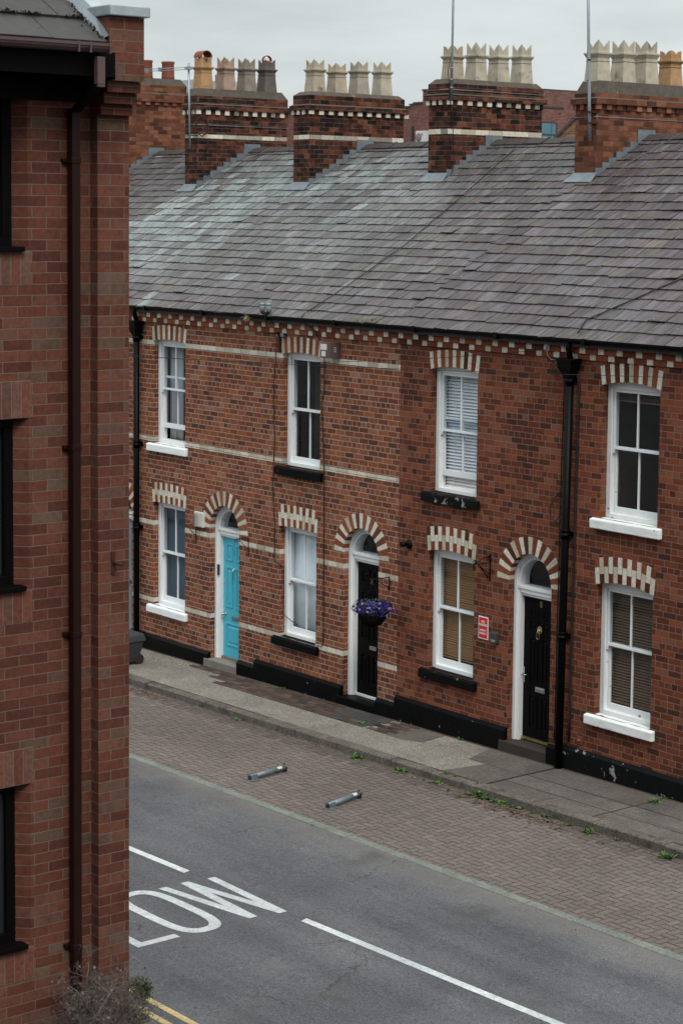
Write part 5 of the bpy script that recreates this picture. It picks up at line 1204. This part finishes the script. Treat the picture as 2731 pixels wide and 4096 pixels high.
# eaves
XE = XW + .36
mb = MB(); w = .42; L0 = 0; n = 14; y0e = -20.1
for i in range(n):
    s0 = i * .34; off = (i % 2) * w / 2; y = YP0 - .09
    first = True
    while y > y0e:
        ww = w if not (first and i % 2) else w / 2; first = False
        a, b = y - ww + .008, y
        def p(yy, s, h): return (XE - s * .85 + h * .527, yy, 8.665 + s * .527 + h * .85)
        t0 = .024 + random.uniform(0, .005)
        mb.hexa([p(a, s0, t0 - .02), p(b, s0, t0 - .02), p(b, s0 + .38, -.012), p(a, s0 + .38, -.012)], [p(a, s0, t0), p(b, s0, t0), p(b, s0 + .38, .006), p(a, s0 + .38, .006)], 0, shade((.042, .040, .039), random.uniform(.8, 1.2)))
        y -= ww
mb.box(6.0, 6.1, y0e, YP0, 11.2, 11.5, 0, (.06, .06, .06))
mb.poly([(6.05, YP0, 11.5), (6.05, y0e, 11.5), (1.2, y0e, 8.5), (1.2, YP0, 8.5)], 0, (.08, .08, .08))
mb.build('roof', 'bigslate', nb)
mb = MB()
def rp2(y, s, h): return Vector((XE - s * .85 + h * .527, y, 8.665 + s * .527 + h * .85))
for i in range(1500):      # moss in the slate joints and along the lead
    if i % 3: s0 = random.choice([.335, .675, 1.01]) + random.gauss(0, .012); y = random.uniform(-13.2, YP0 - .1); 
    else: s0 = random.uniform(0, 2.2); y = YP0 - .10 - abs(random.gauss(0, .018))
    if noise.noise(Vector((y * 5, s0 * 3, 1))) < -.05: continue
    c = rp2(y, s0, .028 + random.uniform(-.004, .012)); b = len(mb.v)
    r = random.uniform(.004, .014); k = [c + rv() * r for _ in range(4)]
    mb.v += [tuple(q) for q in k]; [mb.face([b + q[0], b + q[1], b + q[2]]) for q in ((0, 1, 2), (0, 2, 3), (0, 3, 1), (1, 3, 2))]
struct(mb.build('moss', 'moss', nb), 'stuff')
mb = MB(); mb.box(XW, XE - .02, y0e, YP0 - .01, 8.44, 8.455); mb.box(XE - .06, XE - .02, y0e, YP0 - .01, 8.44, 8.62); mb.box(XW + .0, XW + .02, y0e, YP0 - .01, 8.30, 8.44, 1); mb.build('soffit', ['blackpl_shade', 'blackpl_shade'], nb)  # near-black colour paints in the shade under the eaves
mb = MB()
for k in range(6):
    a, b = math.pi + math.pi * k / 6, math.pi + math.pi * (k + 1) / 6; cx, cz, r, ri = XE + .035, 8.66, .055, .048
    mb.hexa([(cx + r * math.cos(a), y0e, cz + r * math.sin(a)), (cx + ri * math.cos(a), y0e, cz + ri * math.sin(a)), (cx + ri * math.cos(b), y0e, cz + ri * math.sin(b)), (cx + r * math.cos(b), y0e, cz + r * math.sin(b))], [(cx + r * math.cos(a), YP0 - .1, cz + r * math.sin(a)), (cx + ri * math.cos(a), YP0 - .1, cz + ri * math.sin(a)), (cx + ri * math.cos(b), YP0 - .1, cz + ri * math.sin(b)), (cx + r * math.cos(b), YP0 - .1, cz + r * math.sin(b))])
for y in (-12.02, -12.11, -11.87, -13.2): mb.box(XE + .082, XE + .096, y - .006, y + .006, 8.60, 8.672)
mb.box(XE + .08, XE + .092, y0e, YP0 - .1, 8.648, 8.668)
mb.build('gutter', 'browngut', nb)
mb = MB(); PY = -11.92; s = .032
sw_ = MB(); sw_.hexa([(XW + .03, PY - s, 8.22), (XW + .09, PY - s, 8.22), (XW + .09, PY + s, 8.22), (XW + .03, PY + s, 8.22)], [(XE + .005, PY - s, 8.40), (XE + .065, PY - s, 8.40), (XE + .065, PY + s, 8.40), (XE + .005, PY + s, 8.40)]); sw_.build('swan_neck', 'blackpl_shade', nb)  # neck coloured near-black for the eaves shadow it sits in
mb.box(XW + .03, XW + .095, PY - s, PY + s, 0, 8.25)
ol = MB(); ol.box(XE + .012, XE + .062, PY - .030, PY + .030, 8.38, 8.58); ol.build('outlet', 'browngut', nb, bevel=.004)
for z in (7.9, 5.93, 4.62, 2.38, .9):
    mb.box(XW + .026, XW + .099, PY - s - .005, PY + s + .005, z - .02, z + .02); mb.box(XW, XW + .03, PY - s - .035, PY + s + .005, z - .012, z + .012)
lab(mb.build('downpipe', 'brownpl', nb, bevel=.003), 'square dark brown downpipe')
for a, b in WZ:
    for (yA, yB) in ((WY[0], WY[1]), (-16.82, -15.68)):
        m = MB(); xf = XW - .08
        m.box(xf - .06, xf - .002, yA, yB, b - .07, b); m.box(xf - .06, xf - .002, yA, yB, a, a + .07); m.box(xf - .06, xf - .002, yA, yA + .07, a + .07, b - .07); m.box(xf - .06, xf - .002, yB - .07, yB, a + .07, b - .07); m.box(xf - .055, xf - .006, (yA + yB) / 2 - .04, (yA + yB) / 2 + .04, a + .07, b - .07)
        m.box(xf - .02, XW + .035, yA - .08, yB + .04, a - .03, a + .004)
        wo = m.build('window', 'blackpl_shade', nb, bevel=.004)
        g = MB(); g.box(xf - .04, xf - .03, yA + .06, yB - .06, a + .06, b - .06); g.build('glass_pane', 'darkglass', wo)
        for (z0, z1) in ((b + .002, b + .252), (a - .255, a - .032)):
            so = MB(); y = yB + .095
            while y > yA - .12:       # upright soldier bricks above and below
                c = shade(random.choice([(.140, .052, .037), (.130, .048, .034), (.122, .062, .047), (.145, .056, .041)]), random.uniform(.85, 1.1)); so.box(XW - .03, XW + .003, y - .070, y, z0 + .002, z1 - .002, 0, c)
                y -= .0755
            so.box(XW - .03, XW + .0015, yA - .12, yB + .098, z0 - .002, z1 + .002, 1)
            so.build('soldier_course', ['voussR', 'mortarbed'], wo)
m = MB(); m.box(XP, XP + .012, -11.648, -11.618, 5.02, 5.18 - .0); m.tube([(XP + .01, -11.633, 5.10), (XP + .07, -11.62, 5.095), (XP + .07, -11.59, 5.09)], .010, 6)
m.build('hinge_bracket', 'rust', nb)
# dead shrub at its foot
sh = empty('dead_shrub', (10.98, -11.72, ZG(11)), 'tangled bare grey shrub with a green tip at the foot of the near building', 'shrub')
m = MB(); lf = MB(); tips = []
def grow(p, d, L, r, depth):
    n = 3; P = [p]; 
    for i in range(n):
        d = (d + rv() * .28).normalized(); P.append(P[-1] + d * L / n)
    rr = [r * (1 - .45 * i / n) for i in range(n + 1)]; m.tube(P, rr, 4 if depth > 1 else 3, 0, random.choice([(.15, .125, .12), (.105, .085, .08), (.20, .17, .165)]), cap=False)
    if depth == 0: tips.append(P[-1]); return
    for k in range(random.choice([3, 4, 4])):
        q = P[random.choice([1, 2, 3])]; nd = (d + rv() * 1.15 + Vector((0, 0, .10))).normalized(); grow(q, nd, L * random.uniform(.55, .8), r * .55, depth - 1)
B0 = Vector((10.98, -11.88, .15))
for k in range(7):
    st = B0 + Vector((random.uniform(-.04, .04), random.uniform(-.06, .06), 0)); mid = B0 + Vector((random.uniform(-.08, .10), random.uniform(-.15, .15), random.uniform(1.5, 1.85)))
    m.tube([st, st.lerp(mid, .4) + rv() * .04, mid], [.013, .011, .008], 5, 0, (.13, .105, .10))
    for q in range(5):
        d = rv(); d.z = abs(d.z) * .6 + .15; d.x = d.x * .6 + .1; grow(mid + rv() * .05, d.normalized(), random.uniform(.17, .25), .0065, 4)
mn = m.build('branches', 'twig', sh)
for p in random.sample(tips, min(500, len(tips))):
    for j in range(1): leafq(lf, p + rv() * .03, rv(), rv(), random.uniform(.015, .035), random.choice([(.09, .08, .06), (.06, .06, .04), (.12, .10, .09)]), .4)
for i in range(1500):
    d = rv(); c = Vector((11.0, -11.58, 2.08)) + Vector((d.x * .12, d.y * .085, d.z * .13)) * random.uniform(.2, 1) * (.75 + .8 * noise.noise(d * 1.7)); leafq(lf, c, rv(), rv(), random.uniform(.01, .028), random.choice([(.040, .065, .016), (.055, .080, .022), (.022, .038, .012), (.08, .085, .04)]), .3)
for i in range(700):
    d = rv(); c = Vector((11.0, -11.62, 1.93)) + Vector((d.x * .14, d.y * .10, d.z * .16)) * random.uniform(.3, 1); leafq(lf, c, rv(), rv(), random.uniform(.01, .025), random.choice([(.07, .075, .035), (.10, .09, .06), (.05, .055, .03)]), .3)
lf.build('leaves', 'green', sh)
# unseen building behind the camera, added and L-shaped to shade the near building's wall
ob = empty('yard_shade_building', (26, -22, 0), 'added brick building behind the camera, out of view, that shades the yard', 'building')
mb = MB(); mb.box(23.4, 34, -34, -14.5, -.3, 13.0); mb.box(6, 23.4, -34, -20.3, -.3, 12.0); mb.build('wall', 'brickM', ob)
mb = MB()
for z in (1, 3.7, 6.4, 9.1):
    for y in (-16.5, -20, -24): mb.box(23.37, 23.41, y - .7, y + .7, z, z + 1.3)
mb.build('window', 'darkglass', ob)
# ------------------------------------------------------------------ buildings beyond the roofs
fb = empty('flat_roofed_block', (-67, 63, 0), 'modern flat-roofed red brick block seen between and behind the chimneys', 'building')
CX, CY = -66.95, 62.99
mb = MB()
mb.box(-110, -74.14, CY, CY + 12, -2, 14.29); mb.box(-74.14, -73.76, CY, CY + 12, -2, 14.42); mb.box(-73.76, -72.93, CY, CY + 12, -2, 14.50); mb.box(-72.93, CX, CY, CY + 12, -2, 15.26)
mb.box(-90, CX - .05, CY + .01, 69.30, -2, 14.20)
mb.build('wall', 'brickF', fb)
mb = MB()
for (a, b, z) in ((-110, -74.14, 14.29), (-74.14, -73.76, 14.42), (-73.76, -72.93, 14.50), (-72.93, CX, 15.26)): mb.box(a - .04, b, CY - .06, CY + 12, z, z + .10)
mb.box(-90, CX + .06, CY + 12.0, CY + 12.05, 14, 14.2) ; mb.box(-89, CX + .05, CY + .02, 69.34, 14.203, 14.31)
mb.build('coping', 'greypl', fb)
w = MB(); w.box(CX - .04, CX + .012, 67.40, 68.80, 11.7, 13.36); wo = w.build('window', 'greypl', fb)
g = MB(); g.box(CX, CX + .016, 67.48, 68.30, 12.62, 13.26); g.box(CX, CX + .016, 68.36, 68.66, 12.62, 13.26); g.box(CX, CX + .016, 67.48, 68.30, 11.75, 12.50); g.box(CX, CX + .016, 68.36, 68.66, 11.75, 12.50); g.build('glass_pane', 'blueglass', wo)
g = MB(); g.box(CX + .3, CX + .35, 67.3, 68.8, 12.32, 12.38); g.box(CX + .3, CX + .35, 67.8, 67.85, 11.6, 12.32); g.box(CX + .3, CX + .35, 68.9, 68.95, 11.6, 12.38); g.build('railing', 'plastic', fb)
w = MB(); w.box(-74.0, -73.80, CY - .02, CY + .0, 11.5, 13.15); w.build('window', 'greypl', fb)
w = MB(); w.box(-73.83, -73.76, CY - .025, CY + .0, 11.5, 13.1); w.build('window', 'dark', fb)
for (x0, x1, z0, z1, lb_) in ((-73.16, -72.26, 11.98, 12.78, 'upper white air conditioning unit on the modern brick block'), (-73.25, -72.25, 11.3, 11.98, 'lower white air conditioning unit just above the roof ridge')):
    t = empty('air_conditioner', (x0, CY - .3, z0), lb_, 'air conditioner', 'air conditioning units on the modern block')
    m = MB(); m.box(x0, x1, CY - .35, CY - .02, z0, z1); m.build('casing', 'plastic', t, bevel=.02)
    m = MB(); m.lathe((x0 + .30, CY - .355, (z0 + z1) / 2), [(0, -.012), (.26, -.010), (.27, 0)], 20, axis='y'); m.build('fan_grille', 'cablegrey', t)
    m = MB(); m.box(x0 + .56, x0 + .68, CY - .36, CY - .35, z1 - .28, z1 - .16); m.build('badge', 'blueglass', t)
gb = empty('gabled_house', (-34.8, 38, 0), 'brick house gable with a sloping verge behind the orange brick chimney', 'house')
GO = Vector((-34.8, 38.34, 0)); dd = Vector((-34.8 - 22.57, 38.34 + 19.02, 0)).normalized(); wv = Vector((dd.y, -dd.x, 0))
def gp(w, z, d): return tuple(GO + wv * w + dd * d + Vector((0, 0, z)))
g1 = 1.02
AP = .55
prof = [(-8, -1), (9, -1), (9, 11.49 + AP * g1 - (9 - AP) * g1), (AP, 11.49 + AP * g1), (-8, 11.49 - 8 * g1)]
mb = MB(); mb.hexa([gp(w, z, 0) for w, z in prof], [gp(w, z, 9) for w, z in prof])
mb.build('wall', brickmat('brick_buff_gable', [(0, (.06, .03, .02)), (.4, (.14, .07, .04)), (.7, (.21, .11, .06)), (1, (.26, .15, .09))], (.19, .15, .12), z0=.03, gap=.008), gb)
mb = MB()
for a, b in ((-8.3, AP), (9.3, AP)):
    za = 11.49 + AP * g1 - abs(a - AP) * g1; zb = 11.49 + AP * g1
    mb.hexa([gp(a, za, -.1), gp(b, zb, -.1), gp(b, zb, 9), gp(a, za, 9)], [gp(a, za + .14, -.1), gp(b, zb + .14, -.1), gp(b, zb + .14, 9), gp(a, za + .14, 9)])
mb.build('roof', 'ridge', gb)
pb = empty('pale_building', (-53, 33, 0), 'pale grey building just visible behind the hooded chimney pots', 'building')
mb = MB(); mb.box(-56.5, -51.9, 32.93, 36, -1, 13.47); mb.box(-54.9, -53.9, 32.9, 33.1, 13.0, 13.62); mb.build('wall', 'render', pb)
mb = MB(); mb.box(-52.2, -52.13, 32.9, 33, 13.4, 13.75); mb.build('vent_pipe', 'galv', pb)
# ------------------------------------------------------------------ camera, sky, light
cam = bpy.data.cameras.new('camera'); co = bpy.data.objects.new('camera', cam); COL.objects.link(co); SC.camera = co
Rr, Uu, Ff = Vector((.620924, .78381, .009745)), Vector((-.078392, .049722, .995682)), Vector((-.779941, .619007, -.092318))
M = Matrix((Rr, Uu, -Ff)).transposed().to_4x4(); M.translation = Vector((22.571, -19.02, 7.55)); co.matrix_world = M
cam.sensor_fit = 'HORIZONTAL'; cam.sensor_width = 36; cam.lens = 105.622; cam.shift_y = -.16409; cam.clip_end = 1500; cam.clip_start = .1
cam.dof.use_dof = True; cam.dof.focus_distance = 26.5; cam.dof.aperture_fstop = 9
wd = bpy.data.worlds.new('World'); SC.world = wd; wd.use_nodes = True; nt = wd.node_tree; g = N(nt); bg = nt.nodes['Background']
sky = g.n('ShaderNodeTexSky', sky_type='NISHITA', sun_disc=False, sun_elevation=R(48), sun_rotation=R(110), air_density=1.5, dust_density=4.0, ozone_density=1.0)
tc = g.n('ShaderNodeTexCoord'); mp = g.n('ShaderNodeMapping'); mp.inputs['Scale'].default_value = (1, 1, 5); g.l(tc.outputs['Generated'], mp.inputs[0])
n1 = g.noise(mp.outputs[0], 3.2, 7, .55); n2 = g.noise(mp.outputs[0], 11., 6, .6)
cl_ = g.ramp(n1, [(.30, (5.35, 5.95, 6.05)), (.5, (6.8, 7.35, 7.4)), (.70, (7.9, 8.3, 8.3))])
cl_ = g.mix('MULTIPLY', .35, cl_, g.ramp(n2, [(.3, (.93, .93, .94)), (.7, (1.07, 1.07, 1.07))]))
hs = g.n('ShaderNodeHueSaturation'); hs.inputs['Saturation'].default_value = .15; g.l(sky.outputs[0], hs.inputs['Color'])
fin = g.mix('MIX', .88, hs.outputs[0], cl_)
sx = g.n('ShaderNodeSeparateXYZ'); g.l(tc.outputs['Generated'], sx.inputs[0])
lum = g.ramp(sx.outputs[2], [(0, (1, 1, 1)), (.16, (1.08, 1.08, 1.08)), (1, (2.7, 2.7, 2.7))])      # an overcast sky is about three times brighter overhead
fin = g.mix('MULTIPLY', 1.0, fin, lum)
g.l(fin, bg.inputs['Color']); bg.inputs['Strength'].default_value = .068
sl = bpy.data.lights.new('sun', 'SUN'); sl.energy = 1.5; sl.angle = R(22); sl.color = (1, .94, .86)
so = bpy.data.objects.new('sun', sl); COL.objects.link(so)
d = Vector((math.cos(R(48)) * .8, -math.cos(R(48)) * .6 * .6, math.sin(R(48)))).normalized(); so.rotation_euler = d.to_track_quat('Z', 'Y').to_euler()
sky.sun_rotation = math.atan2(d.x, d.y); sky.sun_elevation = math.asin(d.z)
SC.view_settings.view_transform = 'Standard'; SC.view_settings.look = 'None'; SC.view_settings.exposure = .62; SC.view_settings.gamma = 1
